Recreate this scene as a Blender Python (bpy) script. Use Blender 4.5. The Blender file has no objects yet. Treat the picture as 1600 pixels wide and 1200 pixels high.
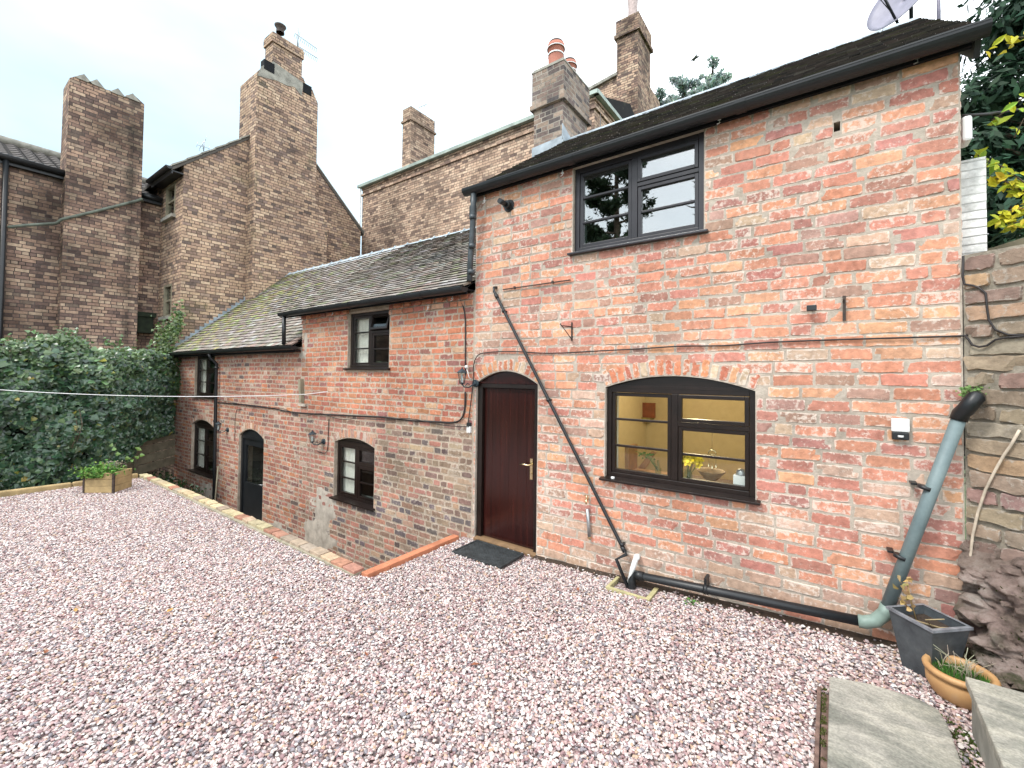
import bpy, math, random
from mathutils import Vector, Matrix, noise
R=math.radians
rnd=random.Random(7)
sc=bpy.context.scene
col=sc.collection
# ------------------------------------------------------------------ camera
F_PX,CX,CY=686.0,800.0,572.0
yaw,pit,rol=R(-35.93),R(1.265),R(.674)
CAM=Vector((0,-4.2,2.025))
FW=Vector((math.sin(yaw)*math.cos(pit),math.cos(yaw)*math.cos(pit),math.sin(pit)))
_rt=Vector((math.cos(yaw),-math.sin(yaw),0)); _up=_rt.cross(FW)
RT=_rt*math.cos(rol)+_up*math.sin(rol); UP=-_rt*math.sin(rol)+_up*math.cos(rol)
cd=bpy.data.cameras.new('camera'); cam=bpy.data.objects.new('camera',cd); col.objects.link(cam)
m=Matrix((RT,UP,-FW)).transposed().to_4x4(); m.translation=CAM; cam.matrix_world=m
cd.sensor_width=36; cd.lens=F_PX/1600*36; cd.shift_x=(800-CX)/1600; cd.shift_y=-(600-CY)/1600
cd.clip_start=.05; cd.clip_end=3000
sc.camera=cam
def at(u,v,ax,val):
    """point of the photograph (1600 px wide) carried onto the real plane axis=val"""
    d=FW+RT*((u-CX)/F_PX)-UP*((v-CY)/F_PX)
    return CAM+d*((val-CAM[ax])/d[ax])
# ------------------------------------------------------------------ light
SUN_EL,SUN_AZ=R(52),R(205)
w=bpy.data.worlds.new('World'); sc.world=w; w.use_nodes=True
wn=w.node_tree; wn.nodes.clear()
def wnode(t,**k):
    n=wn.nodes.new(t)
    for a,b in k.items(): setattr(n,a,b)
    return n
out=wnode('ShaderNodeOutputWorld'); bg=wnode('ShaderNodeBackground'); bg.inputs[1].default_value=.11
sky=wnode('ShaderNodeTexSky',sky_type='NISHITA',sun_disc=False,sun_elevation=SUN_EL,sun_rotation=SUN_AZ,dust_density=4.0,ozone_density=1.0,air_density=1.0)
tc=wnode('ShaderNodeTexCoord'); nz=wnode('ShaderNodeTexNoise'); nz.inputs['Scale'].default_value=1.6; nz.inputs['Detail'].default_value=5
mp=wnode('ShaderNodeMapping'); mp.inputs['Scale'].default_value=(1,1,2.4)
rp=wnode('ShaderNodeValToRGB'); rp.color_ramp.elements[0].position=.33; rp.color_ramp.elements[0].color=(8.6,9.6,10.4,1)
rp.color_ramp.elements[1].position=.6; rp.color_ramp.elements[1].color=(11.0,11.4,11.8,1)
mx=wnode('ShaderNodeMix',data_type='RGBA'); mx.inputs[0].default_value=.93
L=wn.links
L.new(tc.outputs['Generated'],mp.inputs[0]); L.new(mp.outputs[0],nz.inputs['Vector']); L.new(nz.outputs['Fac'],rp.inputs[0])
sx=wnode('ShaderNodeSeparateXYZ'); L.new(tc.outputs['Generated'],sx.inputs[0])
r2=wnode('ShaderNodeValToRGB'); r2.color_ramp.elements[0].position=.02; r2.color_ramp.elements[0].color=(.33,.41,.46,1); r2.color_ramp.elements[1].position=.42; r2.color_ramp.elements[1].color=(1,1,1,1)
e_=r2.color_ramp.elements.new(.16); e_.color=(.47,.56,.60,1)
ma=wnode('ShaderNodeMath',operation='MULTIPLY_ADD'); ma.inputs[1].default_value=.5; ma.inputs[2].default_value=.5; L.new(sx.outputs[0],ma.inputs[0])
mb_=wnode('ShaderNodeMath',operation='MULTIPLY_ADD'); mb_.inputs[1].default_value=.22; L.new(nz.outputs['Fac'],mb_.inputs[0]); L.new(ma.outputs[0],mb_.inputs[2])
mc_=wnode('ShaderNodeMath',operation='SUBTRACT'); mc_.inputs[1].default_value=.11; L.new(mb_.outputs[0],mc_.inputs[0]); L.new(mc_.outputs[0],r2.inputs[0])
mm=wnode('ShaderNodeMix',data_type='RGBA',blend_type='MULTIPLY'); mm.inputs[0].default_value=1; L.new(rp.outputs[0],mm.inputs[6]); L.new(r2.outputs[0],mm.inputs[7])
L.new(sky.outputs[0],mx.inputs[6]); L.new(mm.outputs[2],mx.inputs[7]); L.new(mx.outputs[2],bg.inputs[0]); L.new(bg.outputs[0],out.inputs[0])
sd=bpy.data.lights.new('sun','SUN'); sd.energy=1.2; sd.angle=R(14); sd.color=(1,.96,.9)
so=bpy.data.objects.new('sun',sd); col.objects.link(so)
# direction to the sun
_d=Vector((math.cos(SUN_EL)*math.sin(SUN_AZ),math.cos(SUN_EL)*math.cos(SUN_AZ),math.sin(SUN_EL)))
so.rotation_euler=_d.to_track_quat('Z','Y').to_euler()
sc.view_settings.view_transform='Standard'; sc.view_settings.look='None'; sc.view_settings.gamma=1; sc.view_settings.exposure=1.2
sc.render.engine='CYCLES'
# ------------------------------------------------------------------ helpers
class MB:
    def __init__(s): s.v=[];s.f=[];s.mi=[];s.c=[];s.sm=[];s.al={}
    def quad(s,pts,mi=0,c=None,sm=False):
        b=len(s.v); s.v+= [tuple(p) for p in pts]; s.f.append(tuple(range(b,b+len(pts)))); s.mi.append(mi); s.c.append(c); s.sm.append(sm)
    def mesh(s,vs,fs,mi=0,c=None,sm=False):
        b=len(s.v); s.v+=[tuple(p) for p in vs]
        for f in fs: s.f.append(tuple(i+b for i in f)); s.mi.append(mi); s.c.append(c); s.sm.append(sm)
    def box(s,x0,x1,y0,y1,z0,z1,mi=0,c=None):
        if x0>x1:x0,x1=x1,x0
        if y0>y1:y0,y1=y1,y0
        if z0>z1:z0,z1=z1,z0
        vs=[(x0,y0,z0),(x1,y0,z0),(x1,y1,z0),(x0,y1,z0),(x0,y0,z1),(x1,y0,z1),(x1,y1,z1),(x0,y1,z1)]
        s.mesh(vs,[(0,3,2,1),(4,5,6,7),(0,1,5,4),(1,2,6,5),(2,3,7,6),(3,0,4,7)],mi,c)
    def obox(s,o,ax,ay,az,mi=0,c=None):
        """box from corner o with edge vectors"""
        o=Vector(o);ax=Vector(ax);ay=Vector(ay);az=Vector(az)
        vs=[o,o+ax,o+ax+ay,o+ay,o+az,o+ax+az,o+ax+ay+az,o+ay+az]
        if ax.cross(ay).dot(az)<0: fs=[(0,1,2,3),(4,7,6,5),(0,4,5,1),(1,5,6,2),(2,6,7,3),(3,7,4,0)]
        else: fs=[(0,3,2,1),(4,5,6,7),(0,1,5,4),(1,2,6,5),(2,3,7,6),(3,0,4,7)]
        s.mesh(vs,fs,mi,c)
    def prism(s,poly,ext,mi=0,c=None):
        """planar polygon (3D pts) extruded by vector ext"""
        n=len(poly); e=Vector(ext); P=[Vector(p) for p in poly]; Q=[p+e for p in P]
        nn=Vector((0,0,0))
        for i in range(n): nn+=P[i].cross(P[(i+1)%n])
        fl=nn.dot(e)>0
        fs=[tuple(range(n)),tuple(range(2*n-1,n-1,-1))]
        fs+=[(i,i+n,(i+1)%n+n,(i+1)%n) for i in range(n)]
        if fl: fs=[tuple(reversed(f)) for f in fs]
        s.mesh(P+Q,fs,mi,c)
    def tube(s,pts,r,seg=8,mi=0,c=None,caps=True,sm=True):
        P=[Vector(p) for p in pts]; n=len(P); rs=r if isinstance(r,(list,tuple)) else [r]*n
        b=len(s.v); prev=None; vs=[]
        for i,p in enumerate(P):
            t=(P[min(i+1,n-1)]-P[max(i-1,0)]); t.normalize()
            a=prev if prev is not None else (Vector((0,0,1)) if abs(t.z)<.9 else Vector((1,0,0)))
            a=(a-t*a.dot(t)); a.normalize(); prev=a; bb=t.cross(a)
            for k in range(seg):
                th=2*math.pi*k/seg; vs.append(p+(a*math.cos(th)+bb*math.sin(th))*rs[i])
        fs=[]
        for i in range(n-1):
            for k in range(seg):
                k2=(k+1)%seg; fs.append((i*seg+k,i*seg+k2,(i+1)*seg+k2,(i+1)*seg+k))
        s.mesh(vs,fs,mi,c,sm)
        if caps:
            s.mesh([],[],0)
            s.f.append(tuple(b+k for k in range(seg-1,-1,-1))); s.mi.append(mi); s.c.append(c); s.sm.append(False)
            s.f.append(tuple(b+(n-1)*seg+k for k in range(seg))); s.mi.append(mi); s.c.append(c); s.sm.append(False)
    def lathe(s,prof,cen,seg=20,mi=0,c=None,sm=True):
        cx,cy,cz=cen; vs=[]; n=len(prof)
        for r,z in prof:
            for k in range(seg):
                th=2*math.pi*k/seg; vs.append((cx+r*math.cos(th),cy+r*math.sin(th),cz+z))
        fs=[(i*seg+k,i*seg+(k+1)%seg,(i+1)*seg+(k+1)%seg,(i+1)*seg+k) for i in range(n-1) for k in range(seg)]
        s.mesh(vs,fs,mi,c,sm)
    def build(s,name,mats,parent=None,bevel=0,label=None):
        me=bpy.data.meshes.new(name); me.from_pydata(s.v,[],s.f)
        if not isinstance(mats,(list,tuple)): mats=[mats]
        for m_ in mats: me.materials.append(m_)
        me.polygons.foreach_set('material_index',s.mi); me.polygons.foreach_set('use_smooth',s.sm)
        uv=me.uv_layers.new(name='UVMap'); me.update()
        dat=[0.0]*(2*len(me.loops)); V=me.vertices
        for p in me.polygons:
            n=p.normal; ax,ay,az=abs(n.x),abs(n.y),abs(n.z)
            for li in p.loop_indices:
                q=V[me.loops[li].vertex_index].co
                if az>=ax and az>=ay: a,b=q.x,q.y
                elif ax>=ay: a,b=q.y,q.z
                else: a,b=q.x,q.z
                dat[2*li]=a; dat[2*li+1]=b
        uv.data.foreach_set('uv',dat)
        if any(c is not None for c in s.c):
            ca=me.color_attributes.new('tint','FLOAT_COLOR','CORNER'); cdv=[]
            for p,c in zip(me.polygons,s.c):
                cc=tuple(c)[:3] if c is not None else (1,1,1)
                for vi in p.vertices: cdv+=[cc[0],cc[1],cc[2],s.al.get(vi,0.0)]
            ca.data.foreach_set('color',cdv)
        o=bpy.data.objects.new(name,me); col.objects.link(o)
        if parent is not None:
            o.parent=parent; o.matrix_parent_inverse=Matrix.Translation(-world_loc(parent))
        if bevel:
            b=o.modifiers.new('bevel','BEVEL'); b.width=bevel; b.segments=2; b.limit_method='ANGLE'; b.angle_limit=R(40)
        if label: o['label']=label
        return o
def world_loc(o):
    l=Vector(o.location)
    if o.parent: l=o.matrix_parent_inverse@l+world_loc(o.parent)
    return l
def thing(name,label,cat,loc=(0,0,0),group=None):
    o=bpy.data.objects.new(name,None); o.location=loc; o.empty_display_size=.1; col.objects.link(o)
    o['label']=label;o['category']=cat
    if group:o['group']=group
    return o
def tag(o,label,cat,group=None,kind=None):
    if label:o['label']=label
    if cat:o['category']=cat
    if group:o['group']=group
    if kind:o['kind']=kind
    return o
def struct(o): o['kind']='structure'; return o
# ------------------------------------------------------------------ materials
def newmat(name):
    m=bpy.data.materials.new(name); m.use_nodes=True; nt=m.node_tree; b=nt.nodes['Principled BSDF']
    return m,nt,b
def N(nt,t,**k):
    n=nt.nodes.new(t)
    for a,v in k.items():
        if a.startswith('_'): n.inputs[int(a[1:])].default_value=v
        elif a.startswith('i_'): n.inputs[a[2:].replace('_',' ')].default_value=v
        else: setattr(n,a,v)
    return n
def ramp(nt,fac,stops,interp='LINEAR'):
    r=nt.nodes.new('ShaderNodeValToRGB'); r.color_ramp.interpolation=interp
    el=r.color_ramp.elements
    while len(el)<len(stops): el.new(.5)
    for e,(p,c) in zip(el,stops): e.position=p; e.color=(c,c,c,1) if isinstance(c,(int,float)) else tuple(c)+(1,)
    nt.links.new(fac,r.inputs[0]); return r.outputs[0]
def mixc(nt,f,a,b,mode='MIX'):
    n=nt.nodes.new('ShaderNodeMix'); n.data_type='RGBA'; n.blend_type=mode
    for s_,v in ((0,f),(6,a),(7,b)):
        if hasattr(v,'links') or isinstance(v,bpy.types.NodeSocket): nt.links.new(v,n.inputs[s_])
        elif isinstance(v,(int,float)): n.inputs[s_].default_value=v if s_==0 else (v,v,v,1)
        else: n.inputs[s_].default_value=tuple(v)+(1,)
    return n.outputs[2]
def nzt(nt,scale,detail=4,rough=.55,vec=None,dist=0):
    n=nt.nodes.new('ShaderNodeTexNoise'); n.inputs['Scale'].default_value=scale; n.inputs['Detail'].default_value=detail; n.inputs['Roughness'].default_value=rough; n.inputs['Distortion'].default_value=dist
    if vec is None:
        t=nt.nodes.get('GEO') or nt.nodes.new('ShaderNodeTexCoord'); t.name='GEO'; vec=t.outputs['Object']
    nt.links.new(vec,n.inputs['Vector']); return n.outputs['Fac']
def bump(nt,b,h,strength=.4,dist=.01):
    n=nt.nodes.new('ShaderNodeBump'); n.inputs['Strength'].default_value=strength; n.inputs['Distance'].default_value=dist
    nt.links.new(h,n.inputs['Height']); nt.links.new(n.outputs[0],b.inputs['Normal'])
def plain(name,c,rough=.6,metal=0,var=.25,scale=12,bmp=.15,spec=.5):
    m,nt,b=newmat(name)
    f=nzt(nt,scale,5); c2=tuple(x*(1-var) for x in c); c1=tuple(min(1,x*(1+var)) for x in c)
    nt.links.new(ramp(nt,f,[(.3,c2),(.7,c1)]),b.inputs['Base Color'])
    b.inputs['Roughness'].default_value=rough; b.inputs['Metallic'].default_value=metal; b.inputs['Specular IOR Level'].default_value=spec
    if bmp: bump(nt,b,nzt(nt,scale*6,4),bmp,.004)
    return m
def attr_tint(nt):
    a=nt.nodes.new('ShaderNodeAttribute'); a.attribute_name='tint'; return a.outputs['Color']
def brick_attr(name,lime=.5,limecol=(.62,.53,.46),dirt=.0,bmp=.6):
    m,nt,b=newmat(name)
    c=attr_tint(nt)
    n1=nzt(nt,22,6,.6); c=mixc(nt,.55,c,mixc(nt,1,c,ramp(nt,n1,[(.25,.45),(.75,1.5)]),'MULTIPLY'))
    c=mixc(nt,1,c,ramp(nt,nzt(nt,.9,4,.6),[(.35,.8),(.6,1.08)]),'MULTIPLY')
    n3=nzt(nt,5,3); c=mixc(nt,.35,c,mixc(nt,1,c,ramp(nt,n3,[(.3,.6),(.7,1.25)]),'MULTIPLY'))
    n2=nzt(nt,26,8,.72,dist=.25); n4=nzt(nt,2.2,3)
    at_=nt.nodes.new('ShaderNodeAttribute'); at_.attribute_name='tint'
    ed=nt.nodes.new('ShaderNodeMath'); ed.operation='MULTIPLY_ADD'; nt.links.new(at_.outputs['Alpha'],ed.inputs[0]); ed.inputs[1].default_value=.19; nt.links.new(n2,ed.inputs[2]); n2=ed.outputs[0]
    a=nt.nodes.new('ShaderNodeMath'); a.operation='ADD'; nt.links.new(n2,a.inputs[0])
    s=nt.nodes.new('ShaderNodeMath'); s.operation='MULTIPLY'; nt.links.new(n4,s.inputs[0]); s.inputs[1].default_value=.35; nt.links.new(s.outputs[0],a.inputs[1])
    f=ramp(nt,a.outputs[0],[(.86-.1*lime,0),(.96-.1*lime,1)])
    fm=mixc(nt,1,f,.72,'MULTIPLY')
    c=mixc(nt,fm,c,limecol)
    nt.links.new(c,b.inputs['Base Color']); b.inputs['Roughness'].default_value=.92; b.inputs['Specular IOR Level'].default_value=.15
    h=nt.nodes.new('ShaderNodeMath'); h.operation='ADD'; nt.links.new(nzt(nt,60,6,.7),h.inputs[0]); nt.links.new(nzt(nt,14,4,.6),h.inputs[1])
    bump(nt,b,h.outputs[0],bmp,.006)
    return m
def mortar(name,c1,c2,stain=None):
    m,nt,b=newmat(name)
    f=nzt(nt,9,6,.65); c=ramp(nt,f,[(.3,c1),(.7,c2)]); c=mixc(nt,1,c,ramp(nt,nzt(nt,.9,4,.6),[(.35,.78),(.6,1.1)]),'MULTIPLY')
    c=mixc(nt,.35,c,ramp(nt,nzt(nt,38,6,.6),[(.3,.3),(.7,.7)]),'OVERLAY')
    nt.links.new(c,b.inputs['Base Color']); b.inputs['Roughness'].default_value=.97; b.inputs['Specular IOR Level'].default_value=.1
    bump(nt,b,nzt(nt,50,6,.7),.8,.008); return m
def brick_shader(name,stops,mort,bw=.24,bh=.084,ms=.007,moss=0,dark=.5,soot=None):
    """flat brickwork: uv in metres, per-brick colour through a brick node feeding a palette"""
    m,nt,b=newmat(name)
    uv=nt.nodes.new('ShaderNodeUVMap'); uv.uv_map='UVMap'
    # wobble the joints a little
    nn=nt.nodes.new('ShaderNodeTexNoise'); nn.inputs['Scale'].default_value=9; nt.links.new(uv.outputs[0],nn.inputs['Vector'])
    sb=nt.nodes.new('ShaderNodeVectorMath'); sb.operation='SUBTRACT'; sb.inputs[1].default_value=(.5,.5,.5); nt.links.new(nn.outputs['Color'],sb.inputs[0])
    scv=nt.nodes.new('ShaderNodeVectorMath'); scv.operation='SCALE'; scv.inputs['Scale'].default_value=.014; nt.links.new(sb.outputs[0],scv.inputs[0])
    ad=nt.nodes.new('ShaderNodeVectorMath'); ad.operation='ADD'; nt.links.new(uv.outputs[0],ad.inputs[0]); nt.links.new(scv.outputs[0],ad.inputs[1])
    bt=nt.nodes.new('ShaderNodeTexBrick'); nt.links.new(ad.outputs[0],bt.inputs['Vector']); bt.offset=.42; bt.offset_frequency=2
    bt.inputs['Color1'].default_value=(0,0,0,1); bt.inputs['Color2'].default_value=(1,1,1,1); bt.inputs['Mortar'].default_value=(.5,.5,.5,1)
    bt.inputs['Scale'].default_value=1; bt.inputs['Mortar Size'].default_value=ms; bt.inputs['Mortar Smooth'].default_value=.25; bt.inputs['Brick Width'].default_value=bw; bt.inputs['Row Height'].default_value=bh
    bt.squash=.5; bt.squash_frequency=3
    c=ramp(nt,bt.outputs['Color'],stops,'LINEAR')
    c=mixc(nt,.6,c,mixc(nt,1,c,ramp(nt,nzt(nt,18,6,.65),[(.25,.45),(.75,1.5)]),'MULTIPLY'))
    c=mixc(nt,dark,c,mixc(nt,1,c,ramp(nt,nzt(nt,.7,4,.6),[(.35,.42),(.62,1.25)]),'MULTIPLY'))
    mc=ramp(nt,nzt(nt,2,4),[(.35,tuple(x*.6 for x in mort)),(.65,tuple(x*1.3 for x in mort))])
    c=mixc(nt,bt.outputs['Fac'],c,mc)
    if moss:
        c=mixc(nt,ramp(nt,nzt(nt,1.4,6,.65),[(.58-.1*moss,0),(.75,.6)]),c,(.09,.1,.045))
    if soot:   # dark rain stain: a band of the wall itself, (axis, position, half width)
        ax,p,hw=soot
        t=nt.nodes.new('ShaderNodeTexCoord'); sp=nt.nodes.new('ShaderNodeSeparateXYZ'); nt.links.new(t.outputs['Object'],sp.inputs[0])
        d=nt.nodes.new('ShaderNodeMath'); d.operation='SUBTRACT'; nt.links.new(sp.outputs[ax],d.inputs[0]); d.inputs[1].default_value=p
        aa=nt.nodes.new('ShaderNodeMath'); aa.operation='ABSOLUTE'; nt.links.new(d.outputs[0],aa.inputs[0])
        q=nt.nodes.new('ShaderNodeMath'); q.operation='MULTIPLY_ADD'; nt.links.new(nzt(nt,1.8,5,.6),q.inputs[0]); q.inputs[1].default_value=.5; nt.links.new(aa.outputs[0],q.inputs[2])
        c=mixc(nt,ramp(nt,q.outputs[0],[(.1+hw*.5,.75),(.25+hw,0)]),c,(.035,.034,.03))
    nt.links.new(c,b.inputs['Base Color']); b.inputs['Roughness'].default_value=.95; b.inputs['Specular IOR Level'].default_value=.1
    inv=nt.nodes.new('ShaderNodeMath'); inv.operation='SUBTRACT'; inv.inputs[0].default_value=1; nt.links.new(bt.outputs['Fac'],inv.inputs[1])
    h=nt.nodes.new('ShaderNodeMath'); h.operation='MULTIPLY_ADD'; nt.links.new(nzt(nt,40,5,.65),h.inputs[0]); h.inputs[1].default_value=.6; nt.links.new(inv.outputs[0],h.inputs[2])
    bump(nt,b,h.outputs[0],.9,.012)
    return m
def attr_mat(name,rough=.85,var=.5,scale=20,bmp=.5,bd=.004,moss=None,spec=.3,trans=0):
    m,nt,b=newmat(name); c=attr_tint(nt)
    c=mixc(nt,var,c,mixc(nt,1,c,ramp(nt,nzt(nt,scale,6,.6),[(.25,.45),(.75,1.55)]),'MULTIPLY'))
    if moss:
        c=mixc(nt,ramp(nt,nzt(nt,3,6,.7),[(.6,0),(.72,.7)]),c,moss)
    nt.links.new(c,b.inputs['Base Color']); b.inputs['Roughness'].default_value=rough; b.inputs['Specular IOR Level'].default_value=spec
    if bmp: bump(nt,b,nzt(nt,scale*3,5,.6),bmp,bd)
    if trans:
        # leaf: part of the light passes through
        tl=nt.nodes.new('ShaderNodeBsdfTranslucent'); nt.links.new(c,tl.inputs[0]); ms=nt.nodes.new('ShaderNodeMixShader'); ms.inputs[0].default_value=trans
        nt.links.new(b.outputs[0],ms.inputs[1]); nt.links.new(tl.outputs[0],ms.inputs[2]); nt.links.new(ms.outputs[0],nt.nodes['Material Output'].inputs[0])
    return m
def glass(name,ior=1.6,tint=(.94,.96,.95)):
    m=bpy.data.materials.new(name); m.use_nodes=True; nt=m.node_tree; nt.nodes.clear()
    o=nt.nodes.new('ShaderNodeOutputMaterial'); ms=nt.nodes.new('ShaderNodeMixShader'); fr=nt.nodes.new('ShaderNodeFresnel'); 
    ge=nt.nodes.new('ShaderNodeNewGeometry'); mf=nt.nodes.new('ShaderNodeMix'); mf.data_type='FLOAT'; mf.inputs[2].default_value=ior; mf.inputs[3].default_value=1/ior
    nt.links.new(ge.outputs['Backfacing'],mf.inputs[0]); nt.links.new(mf.outputs[0],fr.inputs[0])
    t=nt.nodes.new('ShaderNodeBsdfTransparent'); t.inputs[0].default_value=tuple(tint)+(1,); g=nt.nodes.new('ShaderNodeBsdfGlossy'); g.inputs['Roughness'].default_value=.01
    nt.links.new(fr.outputs[0],ms.inputs[0]); nt.links.new(t.outputs[0],ms.inputs[1]); nt.links.new(g.outputs[0],ms.inputs[2]); nt.links.new(ms.outputs[0],o.inputs[0])
    return m
M={}
M['brick']=brick_attr('cottage_brick',.95,(.70,.61,.53))
M['mortar']=mortar('lime_mortar',(.36,.305,.25),(.52,.455,.385))
M['brick_wing']=brick_attr('wing_brick',.6,(.52,.45,.38))
M['mortar_wing']=mortar('wing_mortar',(.32,.25,.19),(.52,.44,.35))
M['brick_old']=brick_attr('old_wall_brick',.5,(.42,.38,.33),bmp=1)
M['mortar_old']=mortar('old_wall_mortar',(.16,.14,.11),(.36,.32,.26))
tan=[(0,(0.205,0.144,0.119)),(.2,(0.391,0.270,0.203)),(.4,(0.559,0.401,0.276)),(.6,(0.456,0.307,0.225)),(.8,(0.633,0.476,0.341)),(.92,(0.288,0.206,0.175)),(1,(0.130,0.103,0.092))]
M['brick_gable']=brick_shader('gable_brick',tan,(.10,.078,.062),dark=.5,moss=.1,ms=.008)
M['brick_gable_front']=M['brick_gable']
M['brick_left']=brick_shader('left_house_brick',[(0,(0.122,0.088,0.078)),(.25,(0.262,0.173,0.137)),(.5,(0.385,0.257,0.186)),(.8,(0.475,0.355,0.256)),(1,(0.140,0.106,0.091))],(.085,.07,.065),dark=1,ms=.008,soot=(1,-.75,.14))
M['brick_long']=brick_shader('long_building_brick',[(0,(0.159,0.112,0.097)),(.25,(0.363,0.252,0.189)),(.5,(0.521,0.364,0.267)),(.8,(0.596,0.447,0.332)),(1,(0.205,0.144,0.119))],(.13,.105,.08),bw=.23,bh=.08,dark=.45)
M['brick_stack']=brick_shader('cottage_stack_brick',[(0,(.11,.10,.10)),(.3,(.24,.18,.16)),(.6,(.36,.27,.21)),(.85,(.42,.34,.28)),(1,(.17,.14,.14))],(.32,.29,.25),ms=.009,dark=.4)
M['white_brick']=brick_shader('white_painted_brick',[(0,(.62,.64,.62)),(1,(.76,.78,.76))],(.55,.57,.55),bw=.7,bh=.06,ms=.005,dark=.35)
M['frame']=plain('dark_stained_frame',(.012,.0065,.005),.32,var=.35,scale=8,bmp=.1)
M['frame_up']=plain('charcoal_window_frame',(.022,.021,.026),.35,var=.2,scale=8,bmp=.08)
M['plastic']=plain('black_plastic_gutter',(.010,.012,.014),.42,var=.3,scale=6,bmp=.05)
M['greypipe']=None
M['white']=plain('white_plastic',(.75,.76,.75),.4,var=.06,bmp=.02)
M['reveal']=plain('white_window_reveal',(.62,.66,.62),.7,var=.08,bmp=.03)
M['lead']=plain('grey_lead',(.3,.35,.39),.55,metal=0,var=.35,scale=5,bmp=.3)
M['iron']=plain('rusty_iron',(.05,.035,.028),.75,var=.5,scale=30)
M['steel']=plain('grey_metal',(.4,.42,.43),.4,metal=.7,var=.2)
M['chrome']=plain('polished_brass',(.75,.62,.38),.25,metal=1,var=.1,bmp=0)
M['cable']=plain('dark_cable',(.02,.016,.016),.6,var=.2,bmp=0)
M['terracotta']=plain('terracotta_kerb',(.50,.19,.10),.8,var=.25,scale=6,bmp=.3)
M['render_grey']=plain('lime_render',(.42,.37,.31),.95,var=.3,scale=7,bmp=.6)
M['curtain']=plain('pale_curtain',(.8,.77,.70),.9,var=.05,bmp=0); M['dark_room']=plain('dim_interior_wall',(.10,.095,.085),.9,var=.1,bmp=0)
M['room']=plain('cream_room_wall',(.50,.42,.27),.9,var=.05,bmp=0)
M['wood_dark']=plain('brown_room_wood',(.1,.045,.02),.5,var=.3)
M['glass']=glass('window_glass',1.5); M['glass_up']=glass('reflective_window_glass',3.6,(.7,.75,.75))
M['tile']=attr_mat('clay_roof_tile',.85,.5,14,.5,.004)
M['pot']=plain('chimney_pot_clay',(.42,.16,.11),.75,var=.2,scale=8)
M['leaf']=attr_mat('ivy_leaf',.32,.35,9,0,spec=.8,trans=.18)
M['leafm']=attr_mat('tree_leaf',.6,.35,4,0,spec=.3,trans=.2)
M['bark']=plain('bark',(.10,.075,.05),.9,var=.4,scale=12,bmp=.6)
M['core']=plain('near_black_green',(.012,.018,.008),.95,var=.5,scale=8,bmp=.4)  # near-black; ivy and hedge cores carry their inner shade in this colour
M['fascia']=plain('shade_and_iron_black',(.007,.008,.010),.75,var=.3,scale=6,bmp=.1,spec=.2)  # eaves shade put into the fascia colour; plain black iron on chimney vents
M['timber']=plain('tan_softwood',(.40,.29,.14),.8,var=.25,scale=7,bmp=.3)
M['timber_grey']=plain('weathered_fence_wood',(.26,.23,.16),.9,var=.3,scale=5,bmp=.4)
M['soil']=plain('dark_soil',(.045,.03,.02),1,var=.5,scale=40,bmp=.8)
M['concrete']=plain('damp_path_concrete',(.17,.155,.13),.9,var=.35,scale=4,bmp=.4)
M['grass']=plain('rough_grass',(.05,.08,.025),1,var=.5,scale=3,bmp=.8)
M['lime']=plain('weathered_lime_mortar',(.3,.29,.25),.95,var=.35,scale=6,bmp=.6)
# reddish brown boarded door with grain
m_,nt,b=newmat('mahogany_door'); t=nt.nodes.new('ShaderNodeTexCoord'); mpn=nt.nodes.new('ShaderNodeMapping'); mpn.inputs['Scale'].default_value=(30,30,1.2)
nt.links.new(t.outputs['Object'],mpn.inputs[0]); f=nzt(nt,1,6,.6,mpn.outputs[0])
c=ramp(nt,f,[(.3,(.012,.003,.003)),(.7,(.038,.008,.006))]); nt.links.new(c,b.inputs['Base Color']); b.inputs['Roughness'].default_value=.22; bump(nt,b,f,.2,.002); M['door']=m_
# grey-green faded pipe
m_,nt,b=newmat('faded_grey_pipe'); c=ramp(nt,nzt(nt,5,6,.7),[(.3,(.11,.155,.165)),(.6,(.17,.225,.23)),(.75,(.27,.32,.29))]); nt.links.new(c,b.inputs['Base Color']); b.inputs['Roughness'].default_value=.55; bump(nt,b,nzt(nt,60,4),.2,.003); M['greypipe']=m_
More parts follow.
